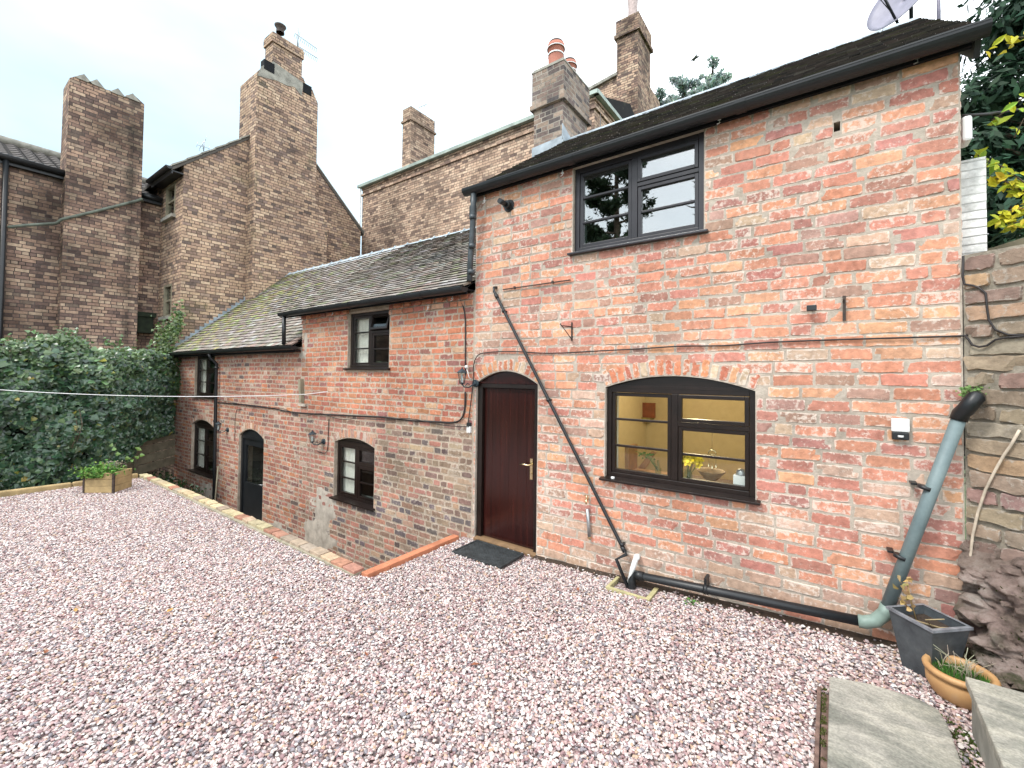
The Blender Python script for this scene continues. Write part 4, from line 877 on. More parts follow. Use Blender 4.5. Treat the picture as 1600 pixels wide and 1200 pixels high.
for k in range(260):
    i=rg.randint(2,int(nu*.75)); j=rg.randint(4,nv-8); p=Vector(vs[j*(nu+1)+i]); s_=rg.choice((.018,.03,.045,.07))*rg.uniform(.7,1.2); sc3=(rg.uniform(.8,1.6),rg.uniform(.6,1.1),rg.uniform(.45,.9)); an=rg.uniform(-.5,.5)
    pts=[]
    for v in ICO:
        q=Vector((v.x*sc3[0],v.y*sc3[1],v.z*sc3[2]))*s_*rg.uniform(.75,1.15); pts.append(p-dn*s_*.35+Vector((q.x*math.cos(an)-q.z*math.sin(an),q.y,q.x*math.sin(an)+q.z*math.cos(an))))
    mb.mesh(pts,IF,0,None,False)
mb.build('rock_footing',M['rock'],BW)
mb=MB(); rg=random.Random(78)
for k in range(3800):
    i=rg.randint(2,int(nu*.75)); j=rg.randint(2,nv-4); p=Vector(vs[j*(nu+1)+i])
    if noise.noise(p*4.0)<.12 and p.z>.38: continue
    if p.z>.38 and rg.random()<.5: continue
    d=rg.uniform(.003,.007); a=rg.uniform(0,6.28); mb.quad([p+Vector((-d,0,0)),p+Vector((d,0,0)),p+dn*rg.uniform(.006,.02)+Vector((rg.uniform(-.01,.01),0,rg.uniform(.0,.02)))],0,jit((.085,.105,.03),rg,.4))
MOSSB=mb
mb=MB(); mb.box(.74,.90,.25,.6,1.5,3.62); tag(mb.build('white_painted_wall',M['white_brick']),'narrow strip of white painted brick wall showing past the cottage corner','wall')
mb=MB(); p=at(1506,206,1,.12); mb.box(p.x-.02,p.x+.035,.06,.2,p.z-.09,p.z+.09); AB=mb.build('junction_box',M['white'],bevel=.02); tag(AB,'rounded white box on the far side of the cottage right corner','box')
mb=MB(); mb.tube([at(1503,181,1,.1),at(1520,180,1,.1),at(1545,178,1,.3),at(1600,170,1,1.2)],.01,6); tag(mb.build('overhead_cable',M['cable']),'black cable running from cottage corner into the dark trees','cable')
# slanting fence behind the old wall
FB=thing('panel_fence','slanting dark timber fence above the old wall under the yellow leaves','fence',(1.5,.6,2.6))
for k in range(4):
    a=Vector((.92,.9,2.55+k*.13)); b2=Vector((3.2,.15,3.0+k*.17)); mb=MB(); mb.obox(a,b2-a,Vector((.02,.03,0)),Vector((0,0,.12))); mb.build('board',M['timber_grey'],FB)
# ------------------------------------------------------------------ edging of the yard
mb=MB(); rg=random.Random(8)
def edge_y(x): return -1.47-.03*math.sin((x+3.8)*.5)
x=-3.86; M['edgebrick']=attr_mat('buff_edging_brick',.9,.6,16,.5,.004,moss=(.13,.14,.07))
mb.box(-10.6,-3.78,-1.40,-1.28,-1.3,-.03,0,(.2,.16,.13))
while x>-10.6:
    L_=.215*rg.uniform(.95,1.05); x2=x-L_; t=(-x-3.8)/6.8
    buff=rg.random()<(.35 if t<.3 else .9)
    c=jit((.48,.40,.25) if buff else ((.38,.19,.13) if rg.random()<.6 else (.33,.27,.2)),rg,.15)
    ym=edge_y(x); dz=rg.uniform(-.006,.008); tw=rg.uniform(-.012,.012)
    mb.obox((x2+.01,ym-.055+tw,-.03+dz),(L_-.012,-tw*2,rg.uniform(-.004,.004)),(0,.125,0),(0,0,.085),0,c)
    x=x2
mb.box(-10.6,-3.86,-1.53,-1.38,-.05,.025,0,(.3,.27,.2))
tag(mb.build('brick_edging',M['edgebrick'],bevel=.006),'low row of buff and red bricks edging the gravel above the sunken path','edging')
mb=MB(); y=-1.46
while y<-.14:
    L_=.29; mb.obox((-3.83,y,-.05),(.10,0,0),(0,min(L_,-.12-y)-.006,.0),(0,0,.085)); y+=L_
mb.box(-3.82,-3.74,-1.46,-.03,-1.3,-.05)
tag(mb.build('terracotta_kerb',M['terracotta'],bevel=.006),'orange terracotta kerb running from the brick edging up to the front door','kerb')
TE=thing('timber_edging','round timber rails laid along the far gravel edge under the ivy','edging',(-10.7,-3,0))
for a,b2 in (((-10.72,-1.55),(-10.70,-2.45)),((-10.70,-2.46),(-10.80,-3.5)),((-10.80,-3.51),(-10.95,-4.9))):
    mb=MB(); mb.obox((a[0]-.05,a[1],-.06),(b2[0]-a[0],b2[1]-a[1],0),(.09,0,0),(0,0,.14)); mb.build('rail',M['timber'],TE,bevel=.02)
# stone slabs (steps)
m_,nt,b=newmat('sandstone_slab'); t=nt.nodes.new('ShaderNodeTexCoord'); t.name='GEO'; mpn=nt.nodes.new('ShaderNodeMapping'); mpn.inputs['Rotation'].default_value=(0,0,R(35)); mpn.inputs['Scale'].default_value=(2.2,6.5,3); nt.links.new(t.outputs['Object'],mpn.inputs[0])
f1=nzt(nt,1.1,9,.72,mpn.outputs[0],1.2); c=ramp(nt,f1,[(.34,(.12,.12,.11)),(.5,(.28,.27,.235)),(.62,(.46,.43,.36))]); c=mixc(nt,.4,c,ramp(nt,nzt(nt,3.5,6,.65),[(.4,(.13,.135,.10)),(.6,(.42,.39,.33))])); c=mixc(nt,.5,c,mixc(nt,1,c,ramp(nt,nzt(nt,90,3),[(.3,.5),(.7,1.4)]),'MULTIPLY'))
nt.links.new(c,b.inputs['Base Color']); b.inputs['Roughness'].default_value=.85; bump(nt,b,nzt(nt,2.5,8,.7,mpn.outputs[0],.4),.5,.012); M['slab']=m_
z1=.22; P=lambda u,v,z:at(u,v,2,z)
mb=MB(); pts=[P(1296,1056,z1),P(1360,1068,z1),P(1432,1090,z1),P(1466,1108,z1),P(1480,1130,z1),P(1498,1178,z1),P(1512,1225,z1)]
pts=[Vector((p.x,p.y,z1)) for p in pts]+[Vector((.52,-2.9,z1)),Vector((-.03,-2.9,z1))]
mb.prism([p for p in pts],(0,0,-.055)); tag(mb.build('stone_slab',M['slab'],bevel=.006),'low grey sandstone slab set in gravel with a rounded corner','stone slab')
mb=MB(); mb.box(-.07,-.05,-2.9,-.90,.02,.165); mb.box(-.045,.5,-2.88,-.95,.02,.16); tag(mb.build('slab_bedding',plain('reddish_bedding',(.16,.10,.08),.95,var=.5,scale=18,bmp=.6),bevel=.004),'dark mossy bedding strip beneath the low sandstone slab','slab bedding')
z2=.44; a=P(1508,1056,z2); mb=MB(); pts=[Vector((a.x,a.y,z2)),Vector((1.25,a.y+.02,z2)),Vector((1.25,-2.9,z2)),Vector((a.x-.03,-2.9,z2))]
mb.prism(pts,(0,0,-.05)); S2=tag(mb.build('stone_slab',M['slab'],bevel=.006),'higher sandstone slab covering the corner of the round bowl pot','stone slab')
mb=MB(); mb.box(a.x+.02,1.22,-2.9,a.y-.02,.0,z2-.052); tag(mb.build('step_riser',M['lime']),'mossy rough stone block holding up the higher slab','step')
# moss and stones tucked between the slabs
def moss_clump(mb,cx,cy,cz,r,n,rg,c=(.07,.11,.02)):
    for _ in range(n):
        a=rg.uniform(0,6.28); q=r*math.sqrt(rg.random()); x=cx+q*math.cos(a); y=cy+q*math.sin(a); h=rg.uniform(.006,.018); d=rg.uniform(.003,.006); t=rg.uniform(0,6.28)
        mb.quad([(x-d*math.cos(t),y-d*math.sin(t),cz),(x+d*math.cos(t),y+d*math.sin(t),cz),(x+rg.uniform(-.008,.008),y+rg.uniform(-.008,.008),cz+h)],0,jit(c,rg,.4))
mb=MB(); rg=random.Random(5)
for k in range(46):
    y=rg.uniform(-2.2,-.75); moss_clump(mb,rg.uniform(.50,.60),y,gz(.5,0)+.0,.035,60,rg)
for k in range(30): y=rg.uniform(-1.9,-.9); moss_clump(mb,-.035,y,.155,.012,30,rg,(.10,.12,.03))
tag(mb.build('moss',M['leafm']),'green moss growing in the gap between the stone slabs','moss',kind='stuff')
tag(MOSSB.build('moss',M['leafm']),'olive moss on the rock footing under the old boundary wall','moss',kind='stuff')
# ------------------------------------------------------------------ door mat
mb=MB(); z0=.012; pts=[P(750,842,z0),P(704,859,z0),P(784,887,z0),P(828,867,z0)]
x0,x1,y0,y1=-3.50,-2.80,-.50,-.06
mb.box(x0,x1,y0,y1,.0,.016); 
for (a,b_,c_,d_) in ((x0,x1,y0,y0+.025),(x0,x1,y1-.025,y1),(x0,x0+.025,y0+.025,y1-.025),(x1-.025,x1,y0+.025,y1-.025)): mb.box(a,b_,c_,d_,.016,.024)
for i in range(-12,13):
    for s in (1,-1):
        pa=[];x=x0+.35+i*.06
        a=Vector((x-s*.2,y0+.03)); b_=Vector((x+s*.2,y1-.03))
        def clip(a,b_):
            d=b_-a; t0,t1=0,1
            for lo,hi,o,dd in ((x0+.03,x1-.03,a.x,d.x),):
                ta,tb=(lo-o)/dd,(hi-o)/dd
                if ta>tb: ta,tb=tb,ta
                t0=max(t0,ta);t1=min(t1,tb)
            return (a+d*t0,a+d*t1) if t1>t0+.02 else None
        r_=clip(a,b_)
        if r_: mb.tube([(r_[0].x,r_[0].y,.017),(r_[1].x,r_[1].y,.017)],.005,4)
M['rubber']=plain('dark_rubber_mat',(.03,.034,.036),.6,var=.4,scale=10,bmp=.3)
tag(mb.build('door_mat',M['rubber'],bevel=.003),'dark diamond patterned rubber mat on the gravel at the red door','door mat')
# ------------------------------------------------------------------ pipes
def pipe_obj(name,pts,r,mat,label,cat='pipe',seg=12,brk=(),elbow=()):
    T=thing(name,label,cat,tuple(pts[0])); mb=MB(); mb.tube(pts,r,seg); mb.build('pipe',mat,T)
    for (c,d) in brk:
        d=Vector(d).normalized(); c=Vector(c); m2=MB(); m2.tube([c-d*.014,c+d*.014],r+.006,seg); m2.box(c.x-.012,c.x+.012,c.y,0.004,c.z-.008,c.z+.008); m2.build('bracket',M['plastic'],T)
    for (c,d) in elbow:
        d=Vector(d).normalized(); c=Vector(c); m2=MB(); m2.tube([c-d*.03,c+d*.03],r+.005,seg); m2.build('collar',mat,T)
    return T
y=-.06; dg=(at(975,862,1,y)-at(771,452,1,y)).normalized()
pts=[Vector((-3.29,.0,3.10)),Vector((-3.29,y+.01,3.09)),at(772,455,1,y),at(974,858,1,y),at(979,866,1,y-.01),at(963,874,1,y-.03),at(981,918,1,-.16)]
pipe_obj('waste_pipe',pts,.0175,M['plastic'],'thin black waste pipe slanting down the wall from above the door to the drain','pipe',10,
  [(at(787,486,1,y),dg),(at(857,625,1,y),dg),(at(972,851,1,y),dg)],[(at(776,463,1,y),dg),(at(974,858,1,y),dg)])
mb=MB(); mb.tube([(-1.505,.0,.30),(-1.505,-.05,.305),(-1.51,-.075,.28),(-1.53,-.09,.20),(-1.56,-.13,.0)],.025,12); mb.tube([(-1.505,-.04,.305),(-1.506,-.06,.30)],.03,12); tag(mb.build('overflow_pipe',M['white']),'short white plastic pipe curving out of the wall into the drain','pipe')
yy=-.12; p1=at(1352,972,1,yy); p2=at(1379,968,1,yy); p3=at(1500,650,1,yy)
T=thing('drain_pipe','long black and faded grey drain pipe running along wall foot and up to the corner','pipe',(-1.5,yy,.1))
a0=at(992,898,1,yy)
mb=MB(); mb.tube([(a0.x-.02,yy-.04,-.05),(a0.x-.02,yy-.02,a0.z-.05),tuple(a0),tuple(p1)],.036,12); mb.build('black_pipe',M['plastic'],T)
mb=MB(); mb.tube([tuple(a0+(p1-a0)*.0),tuple(a0+(p1-a0)*.05)],.042,12); mb.build('coupling',M['plastic'],T); mb=MB(); q=a0+(p1-a0)*.36; mb.tube([tuple(q),tuple(q+(p1-a0)*.02)],.042,12); mb.box(q.x,q.x+.02,yy,.004,q.z+.0,q.z+.09); mb.build('coupling',M['plastic'],T)
d=(p3-p2).normalized(); M['elbow']=plain('pale_green_elbow',(.22,.30,.26),.5,var=.3,scale=6)
mb=MB(); mb.tube([tuple(p1-(p1-a0).normalized()*.04),tuple(p1),tuple(p1+(p2-p1)*.6+Vector((0,0,.0))),tuple(p2+d*.05),tuple(p2+d*.11)],.044,14); mb.build('elbow',M['elbow'],T)
mb=MB(); mb.tube([tuple(p2+d*.09),tuple(p3)],.039,14); mb.build('grey_pipe',M['greypipe'],T)
e=at(1524,622,1,-.2); mb=MB(); mb.tube([tuple(p3-d*.03),tuple(p3+d*.02),tuple(p3+(e-p3)*.4),tuple(e),tuple(e+Vector((.03,.14,-.0)))],.046,14); mb.build('top_elbow',M['plastic'],T)
for (u_,v_) in ((1446,762),(1408,870)):
    c=at(u_,v_,1,yy); mb=MB(); mb.tube([tuple(c-d*.012),tuple(c+d*.012)],.044,14); mb.box(c.x-.07,c.x-.035,yy+.03,.004,c.z+.004,c.z+.018); mb.build('bracket',M['plastic'],T)
# gully frame of battens
GF=thing('drain_surround','square of pale timber battens round the dark drain hole','drain',(-1.49,-.18,0))
zb_=.055; gx0,gx1,gy0_,gy1_=-1.70,-1.29,-.33,-.06
for (a,b_,c_,d_) in ((gx0,gx1,gy0_,gy0_+.03),(gx0,gx0+.03,gy0_+.03,gy1_),(gx1-.04,gx1,gy0_+.03,gy1_)):
    mb=MB(); mb.box(a,b_,c_,d_,-.05,zb_+.02); mb.build('batten',plain('mossy_batten',(.42,.38,.2),.8,var=.3,scale=9),GF,bevel=.003)
mb=MB(); mb.box(gx0+.03,gx1-.04,gy0_+.03,gy1_,-.2,-.0); mb.build('drain_shade_fill',M['core'],GF)  # solid block, the hole's shade put into its near-black colour
# ------------------------------------------------------------------ wall fittings
def wl(u,v,y=0): return at(u,v,1,y)
def lantern(u,v,label,mirror=1,sc_=1.0,sensor=False):
    c=wl(u,v,-.16); T=thing('wall_lantern',label,'wall lantern',tuple(c),'black coach lanterns on the cottage walls')
    def L(z0,z1,r0,r1,seg=6,mi=0,mb=None): mb.lathe([(r0*sc_,z0*sc_),(r1*sc_,z1*sc_)],tuple(c),seg,mi,None,False)
    mb=MB(); mb.lathe([(.001,-.095),(.012,-.09),(.008,-.08),(.035,-.075),(.037,-.066),(.032,-.064)],tuple(c),6,0,None,False)
    mb.lathe([(.05,.058),(.066,.058),(.066,.066),(.045,.085),(.022,.098),(.02,.108),(.008,.112),(.012,.122),(.001,.13)],tuple(c),6,0,None,False)
    for k in range(6):
        a=2*math.pi*k/6; mb.tube([(c.x+.032*math.cos(a),c.y+.032*math.sin(a),c.z-.066),(c.x+.055*math.cos(a),c.y+.055*math.sin(a),c.z+.06)],.0035,4)
    mb.build('lantern_frame',M['lantern'],T)
    mb=MB(); mb.lathe([(.029,-.064),(.052,.058)],tuple(c),6,0,None,False); mb.build('lantern_glass',M['lampglass'],T)
    mb=MB(); mb.lathe([(.012,-.06),(.014,-.02),(.01,.02),(.001,.03)],tuple(c),8); mb.build('bulb',M['white'],T)
    mb=MB(); x=.09*mirror
    mb.tube([(c.x,c.y,c.z-.08),(c.x+x*.2,c.y+.02,c.z-.115),(c.x+x*.6,c.y+.07,c.z-.12),(c.x+x*.9,c.y+.12,c.z-.085),(c.x+x,-.03,c.z-.07)],.009,7)
    mb.tube([(c.x+x*.3,c.y+.03,c.z-.10),(c.x+x*.5,c.y+.05,c.z-.07),(c.x+x*.7,c.y+.07,c.z-.085)],.006,6); mb.build('arm',M['lantern'],T)
    mb=MB(); q=(c.x+x,0,c.z-.07); vs=[]
    mb.tube([(q[0],.005,q[2]),(q[0],-.022,q[2])],[.05,.045],16); mb.tube([(q[0],-.022,q[2]),(q[0],-.04,q[2])],[.03,.02],12); mb.build('back_plate',M['lantern'],T)
    if sensor:
        mb=MB(); mb.lathe([(.001,-.022),(.018,-.016),(.022,0),(.018,.016),(.001,.022)],(c.x-.03,-.05,c.z+.135),12); mb.tube([(c.x-.03,-.05,c.z+.13),(c.x,-.03,c.z+.0),(c.x+.02,0,c.z-.02)],.005,6); mb.build('light_sensor',M['white'],T)
M['lantern']=plain('verdigris_black_metal',(.03,.045,.055),.5,var=.5,scale=20,metal=.2); M['lampglass']=glass('lantern_glass',1.45,(.8,.85,.85))
lantern(722,590,'black lantern with a white sensor knob, just left of the red front door',1,1,True)
lantern(488,684,'black lantern left of the arched window beside the vertical seam in the brick',1)
lantern(341,667,'black lantern between the black downpipe and the lower doorway',1)
CBT=None
def cable(pts,label,r=.006,y=-.012):
    mb=MB(); P_=[wl(u_,v_,y-(r if i%2 else 0)) if not isinstance(u_,Vector) else u_ for i,(u_,v_) in enumerate(pts)]
    # subdivide for a soft sag
    Q=[]
    for i in range(len(P_)-1):
        for k in range(4):
            t=k/4; p0=P_[max(0,i-1)];p1=P_[i];p2=P_[i+1];p3=P_[min(len(P_)-1,i+2)]
            Q.append(.5*((2*p1)+(p2-p0)*t+(2*p0-5*p1+4*p2-p3)*t*t+(3*p1-p0-3*p2+p3)*t**3))
    Q.append(P_[-1]); mb.tube(Q,r,6); return tag(mb.build('cable',M['cable']),label,'cable')
cable([(731,665),(739,600),(740,572),(746,556),(760,551),(800,549),(860,552),(940,548),(1000,545),(1060,541),(1130,540),(1200,535),(1300,531),(1400,528),(1500,525),(1510,523)],'long dark cable over the door arch and across the orange wall',.0065,-.018)
cable([(1508,523),(1514,528),(1522,541),(1540,542),(1560,530),(1600,527)],'dark cable looping onto the old boundary wall',.006,-.05) if False else None
def cw(pts,label):
    mb=MB(); Q=[]
    for u_,v_ in pts:
        d=FW+RT*((u_-CX)/F_PX)-UP*((v_-CY)/F_PX); t=((ob+dn*.03)-CAM).dot(dn)/d.dot(dn); Q.append(CAM+d*t)
    mb.tube(Q,.007,6); return tag(mb.build('cable',M['cable']),label,'cable')
cw([(1508,525),(1513,530),(1519,539),(1530,542),(1542,540),(1555,531),(1575,527),(1602,525)],'dark cable dipping onto the old wall level with the long wall cable')
cw([(1505,400),(1504,432),(1507,444),(1520,446),(1530,450),(1540,458),(1542,480),(1545,500),(1555,515),(1575,523),(1602,524)],'dark cable hooking down the old wall from the cottage corner')
def wallray(u_,v_,off=.02):
    d=FW+RT*((u_-CX)/F_PX)-UP*((v_-CY)/F_PX); t=((ob+dn*off)-CAM).dot(dn)/d.dot(dn); return CAM+d*t
mb=MB(); mb.tube([wallray(u_,v_,.04) for u_,v_ in ((1593,672),(1580,695),(1568,712),(1555,735),(1540,765),(1528,800),(1520,835),(1516,870),(1513,895),(1508,905))],.008,7); tag(mb.build('rope',plain('pale_rope',(.5,.42,.33),.9)),'pale rope hanging down the old brick wall beside the grey pipe','rope')
cable([(340,629),(380,632),(420,637),(450,643),(480,646),(520,648),(560,650),(600,652),(640,657),(680,659),(708,660),(720,655),(726,640),(727,612)],'thick dark cable bundle along the wing wall to the door lantern',.012)
cable([(340,624),(400,636),(440,638),(470,650),(500,646),(530,655),(560,654),(600,656),(640,654),(690,664),(733,667)],'thinner cable drooping under the thick bundle',.005,-.03)
cable([(727,585),(727,540),(727,500),(724,480),(720,470)],'cable dropping from the wing eaves to the door lantern',.009)
cable([(496,705),(507,708),(512,700),(513,670),(514,654)],'short cable rising from the middle lantern',.006)
cable([(367,690),(367,660),(369,643),(372,640),(378,639)],'short cable beside the lower doorway arch',.005)
mb=MB(); c=wl(734,672); mb.box(c.x-.03,c.x+.03,-.03,.005,c.z-.03,c.z+.05); BX=tag(mb.build('door_bell',M['white'],bevel=.004),'small white and black bell box left of the red door','door bell'); mb=MB(); mb.box(c.x-.031,c.x+.031,-.031,.004,c.z+.05,c.z+.095); mb.build('sensor_head',M['plastic'],BX,bevel=.004)
FL=thing('boiler_flue','round black boiler flue sticking out under the left end of the gutter','flue',tuple(wl(793,320))); c=wl(796,322); mb=MB(); mb.tube([(c.x,.005,c.z),(c.x,-.02,c.z)],[.078,.07],18); mb.tube([(c.x,-.02,c.z),(c.x,-.03,c.z)],.055,18); mb.build('collar',M['plastic'],FL); mb=MB(); mb.tube([(c.x,-.02,c.z),(c.x,-.08,c.z)],.045,16); mb.tube([(c.x,-.08,c.z),(c.x-.0,-.20,c.z+.0)],.03,16); mb.build('spigot',M['plastic'],FL)
mb=MB(); c=wl(745,330); mb.box(-3.64,-3.72,-.04,.05,c.z-.10,c.z+.08); tag(mb.build('extractor_vent',M['plastic'],bevel=.01),'small black vent cover behind the corner downpipe','vent')
# security light, camera, iron hooks, hanging-basket bracket
c=wl(1406,672); T=thing('security_light','white and black security light with motion sensor beside the grey pipe','security light',tuple(c))
mb=MB(); mb.box(c.x-.05,c.x+.05,-.045,-.008,c.z-.01,c.z+.085); mb.build('lamp_panel',M['white'],T,bevel=.008)
mb=MB(); mb.box(c.x-.046,c.x+.046,-.05,-.0,c.z-.065,c.z-.012); mb.build('sensor_housing',M['plastic'],T,bevel=.006)
mb=MB(); mb.lathe([(.015,-.008),(.017,0),(.015,.006)],(c.x,-.05,c.z-.038),12); mb.build('sensor_lens',M['white'],T)
c=wl(1269,482,-.04); mb=MB(); mb.tube([(c.x,.0,c.z),(c.x,-.05,c.z)],.012,8); mb.box(c.x-.035,c.x+.03,-.09,-.045,c.z-.022,c.z+.022); tag(mb.build('security_camera',M['plastic'],bevel=.006),'small black camera on the wall left of the iron hook','camera')
c=wl(1318,483); mb=MB(); mb.box(c.x-.006,c.x+.014,-.022,.003,c.z-.09,c.z+.10); mb.tube([(c.x,-.015,c.z+.06),(c.x+.0,-.10,c.z+.05),(c.x,-.11,c.z+.07)],.006,6); tag(mb.build('iron_hook',M['iron']),'rusty iron hook plate on the orange wall right of the camera','hook')
c=wl(894,518); mb=MB(); mb.box(c.x-.008,c.x+.008,-.012,.003,c.z-.10,c.z+.10); mb.tube([(c.x,-.01,c.z+.05),(c.x-.02,-.20,c.z+.045),(c.x-.025,-.215,c.z+.065)],.006,6); mb.tube([(c.x,-.01,c.z-.085),(c.x-.02,-.18,c.z+.04)],.005,6); tag(mb.build('basket_bracket',M['iron']),'triangular iron basket bracket above the diagonal pipe','bracket')
mb=MB(); a=wl(788,453);b_=wl(893,438); mb.tube([tuple(a+Vector((0,-.025,0))),tuple(b_+Vector((0,-.025,0)))],.007,6)
for t in (.18,.75): q=a+(b_-a)*t; mb.box(q.x-.01,q.x+.01,-.03,.002,q.z-.005,q.z+.02)
tag(mb.build('wall_rod',M['iron']),'thin iron rod fixed flat on the wall above the diagonal pipe','rod')
# outside tap with its lagged pipe
T=thing('outside_tap','brass outside tap over a short grey lagged pipe between door and window','tap',tuple(wl(917,790)))
a=wl(918,795,-.03);b_=wl(921,838,-.03); mb=MB(); mb.tube([tuple(a),tuple(b_)],.019,10); mb.build('lagged_pipe',M['steel'],T)
c=wl(917,780,-.04); mb=MB(); mb.tube([(c.x,.002,c.z),(c.x,-.06,c.z)],.010,8); mb.tube([(c.x,-.045,c.z),(c.x,-.045,c.z+.035)],.008,8); mb.box(c.x-.03,c.x+.03,-.05,-.04,c.z+.034,c.z+.042); mb.tube([(c.x,-.05,c.z),(c.x,-.055,c.z-.05)],.010,8); mb.build('tap_body',M['chrome'],T)
c=b_; mb=MB(); mb.lathe([(.02,.0),(.022,-.02),(.012,-.03),(.001,-.03)],(c.x,c.y,c.z),8); mb.build('pipe_end',M['chrome'],T)
# cable clips under the eaves
for i,(u_,v_,pl) in enumerate(((758,315,'at the left end of the high gutter'),(880,272,'just left of the upstairs window'),(1125,190,'just right of the upstairs window'),(1433,95,'near the right end of the high gutter'),(670,482,'under the wing gutter right of the small window'),(708,467,'under the wing gutter nearest the corner pipe'),(521,490,'under the wing gutter left of the small window'))):
    c=wl(u_,v_,-.045); mb=MB(); mb.tube([(c.x,-.03,c.z+.05),(c.x,-.06,c.z+.05),(c.x,-.062,c.z-.02),(c.x-.02,-.07,c.z-.028)],.005,6); mb.box(c.x-.014,c.x+.012,-.066,-.05,c.z-.0,c.z+.012)
    tag(mb.build('light_clip',M['white'] if i!=3 else M['steel']),'small metal light clip '+pl,'clip','light clips under the gutters')
# clothes line and its wooden bracket
c=wl(475,614,0); mb=MB(); mb.obox((c.x-.035,-.07,c.z-.17),(.06,0,0),(0,.075,0),(-.04,0,.42)); mb.build
LBk=tag(mb.build('line_post',M['timber_grey']),'short weathered wooden post on the wing wall holding the clothes line','post')
mb=MB(); mb.box(c.x-.10,c.x+.12,-.05,.005,c.z-.235,c.z-.19); mb.build('support_brick',M['render_grey'],LBk)
mb=MB(); a=wl(512,612,-.12); b_=wl(478,616,-.11); e=CAM+(FW+RT*((-30-CX)/F_PX)-UP*((607-CY)/F_PX))*7.0
pts=[a,b_]; 
for k in range(1,25):
    t=k/24; q=b_+(e-b_)*t; q=q+Vector((0,0,-.13*4*t*(1-t)*.6)); pts.append(q)
mb.tube(pts,.0055,6); tag(mb.build('clothes_line',plain('white_line',(.75,.75,.75),.5,var=.02,bmp=0)),'white clothes line strung from the wing wall across the ivy','clothes line')
# stick leaning by the downpipe
mb=MB(); mb.tube([wl(341,728,-.05),wl(338,760,-.12),wl(335,800,-.25)],.016,6); tag(mb.build('garden_cane',M['timber_grey']),'pale pole leaning by the black downpipe in the sunken path','pole')
mb=MB(); c=wl(953,749,-.03); mb.lathe([(.001,-.012),(.018,-.01),(.018,.01),(.001,.012)],(c.x+.03,-.03,c.z+.02),12); tag(mb.build('sill_sensor',M['white']),'small white disc on left end of the lit window sill','sensor')
# ------------------------------------------------------------------ things in the lit window
zs=1.035
T=thing('flower_vase','clear jar of yellow daffodils standing on the inner sill of the lit window','vase',(-1.10,.2,zs)); vx=-1.09; vy=.155
M['jar']=glass('jar_glass',1.4,(.75,.85,.75))
mb=MB(); mb.lathe([(.001,0),(.035,0),(.04,.02),(.04,.09),(.03,.11),(.033,.125)],(vx,vy,zs),16); mb.build('jar',M['jar'],T)
M['stem']=plain('green_stem',(.08,.14,.03),.6); M['daff']=plain('daffodil_petal',(.75,.55,.02),.5,var=.1,bmp=0)
rg=random.Random(2)
for k in range(7):
    a=rg.uniform(0,6.28); r_=rg.uniform(.02,.09); top=Vector((vx+.02+r_*math.cos(a),vy+.05*math.sin(a)-.02,zs+rg.uniform(.19,.26)))
    mb=MB(); mb.tube([(vx+.01*math.cos(a),vy,zs+.01),(vx+.3*(top.x-vx),vy,zs+.1),tuple(top)],.003,5); S=mb.build('stem',M['stem'],T)
    mb=MB(); ax=Vector((rg.uniform(-.6,.6),-1,rg.uniform(-.1,.5))).normalized(); u_=ax.cross(Vector((0,0,1))).normalized(); v_=ax.cross(u_)
    for j in range(6):
        b_=j*math.pi/3; dd=u_*math.cos(b_)+v_*math.sin(b_); pe=ax.cross(dd)*.014
        mb.quad([top,top+dd*.024+pe*1.3,top+dd*.05,top+dd*.024-pe*1.3])
    mb.tube([tuple(top),tuple(top+ax*.025)],[.010,.016],8); mb.build('flower',M['daff'],S)
mb=MB(); mb.box(-.70,-.575,.125,.20,zs,zs+.135); BXW=tag(mb.build('white_box',M['white'],bevel=.004),'plain white box at the right end of the lit window sill','box')
mb=MB(); mb.lathe([(.045,0),(.042,.03),(.028,.05),(.001,.055)],(-.64,.165,zs+.136),16); tag(mb.build('grey_dome',M['steel']),'grey rounded ornament on top of the white box','ornament')
T=thing('wind_chime','small hanging chime of three bells inside the lit window','chime',(-.87,.16,1.4)); cx=-.88
mb=MB(); mb.tube([(cx,.16,1.53),(cx,.16,1.36)],.002,4); mb.tube([(cx+.035*math.cos(t*math.pi/8),.16,1.33+.035*math.sin(t*math.pi/8)) for t in range(9)],.004,6); mb.tube([(cx-.035,.16,1.325),(cx+.035,.16,1.325)],.003,4); mb.build('hanger',M['chrome'],T)
for i,dx in enumerate((-.03,.0,.033)):
    mb=MB(); zt=1.325; zb2=1.24-(.015 if i==1 else 0); mb.tube([(cx+dx,.16,zt),(cx+dx,.16,zb2)],.0015,4); mb.lathe([(.003,0),(.008,-.01),(.014,-.028)],(cx+dx,.16,zb2),10); mb.build('bell',M['chrome'],T)
T=thing('glass_propagator','glass bottle with a leafy cutting behind the left lit panes','bottle',(-1.5,.3,zs))
mb=MB(); mb.lathe([(.001,0),(.03,0),(.03,.08),(.012,.10),(.012,.16)],(-1.40,.25,zs),12); mb.build('bottle',M['jar'],T); mb=MB()
for k in range(5): mb.tube([(-1.40,.25,zs+.05),(-1.45-.02*k,.25,zs+.17+.01*k),(-1.52-.03*k,.26,zs+.16+.015*k)],.0025,4)
for k in range(14): x=-1.44-.012*k; z=zs+.17+rg.uniform(-.03,.04); mb.quad([(x,.24,z),(x+.015,.25,z+.01),(x+.005,.24,z+.025),(x-.01,.25,z+.012)])
mb.build('cutting',M['stem'],T)
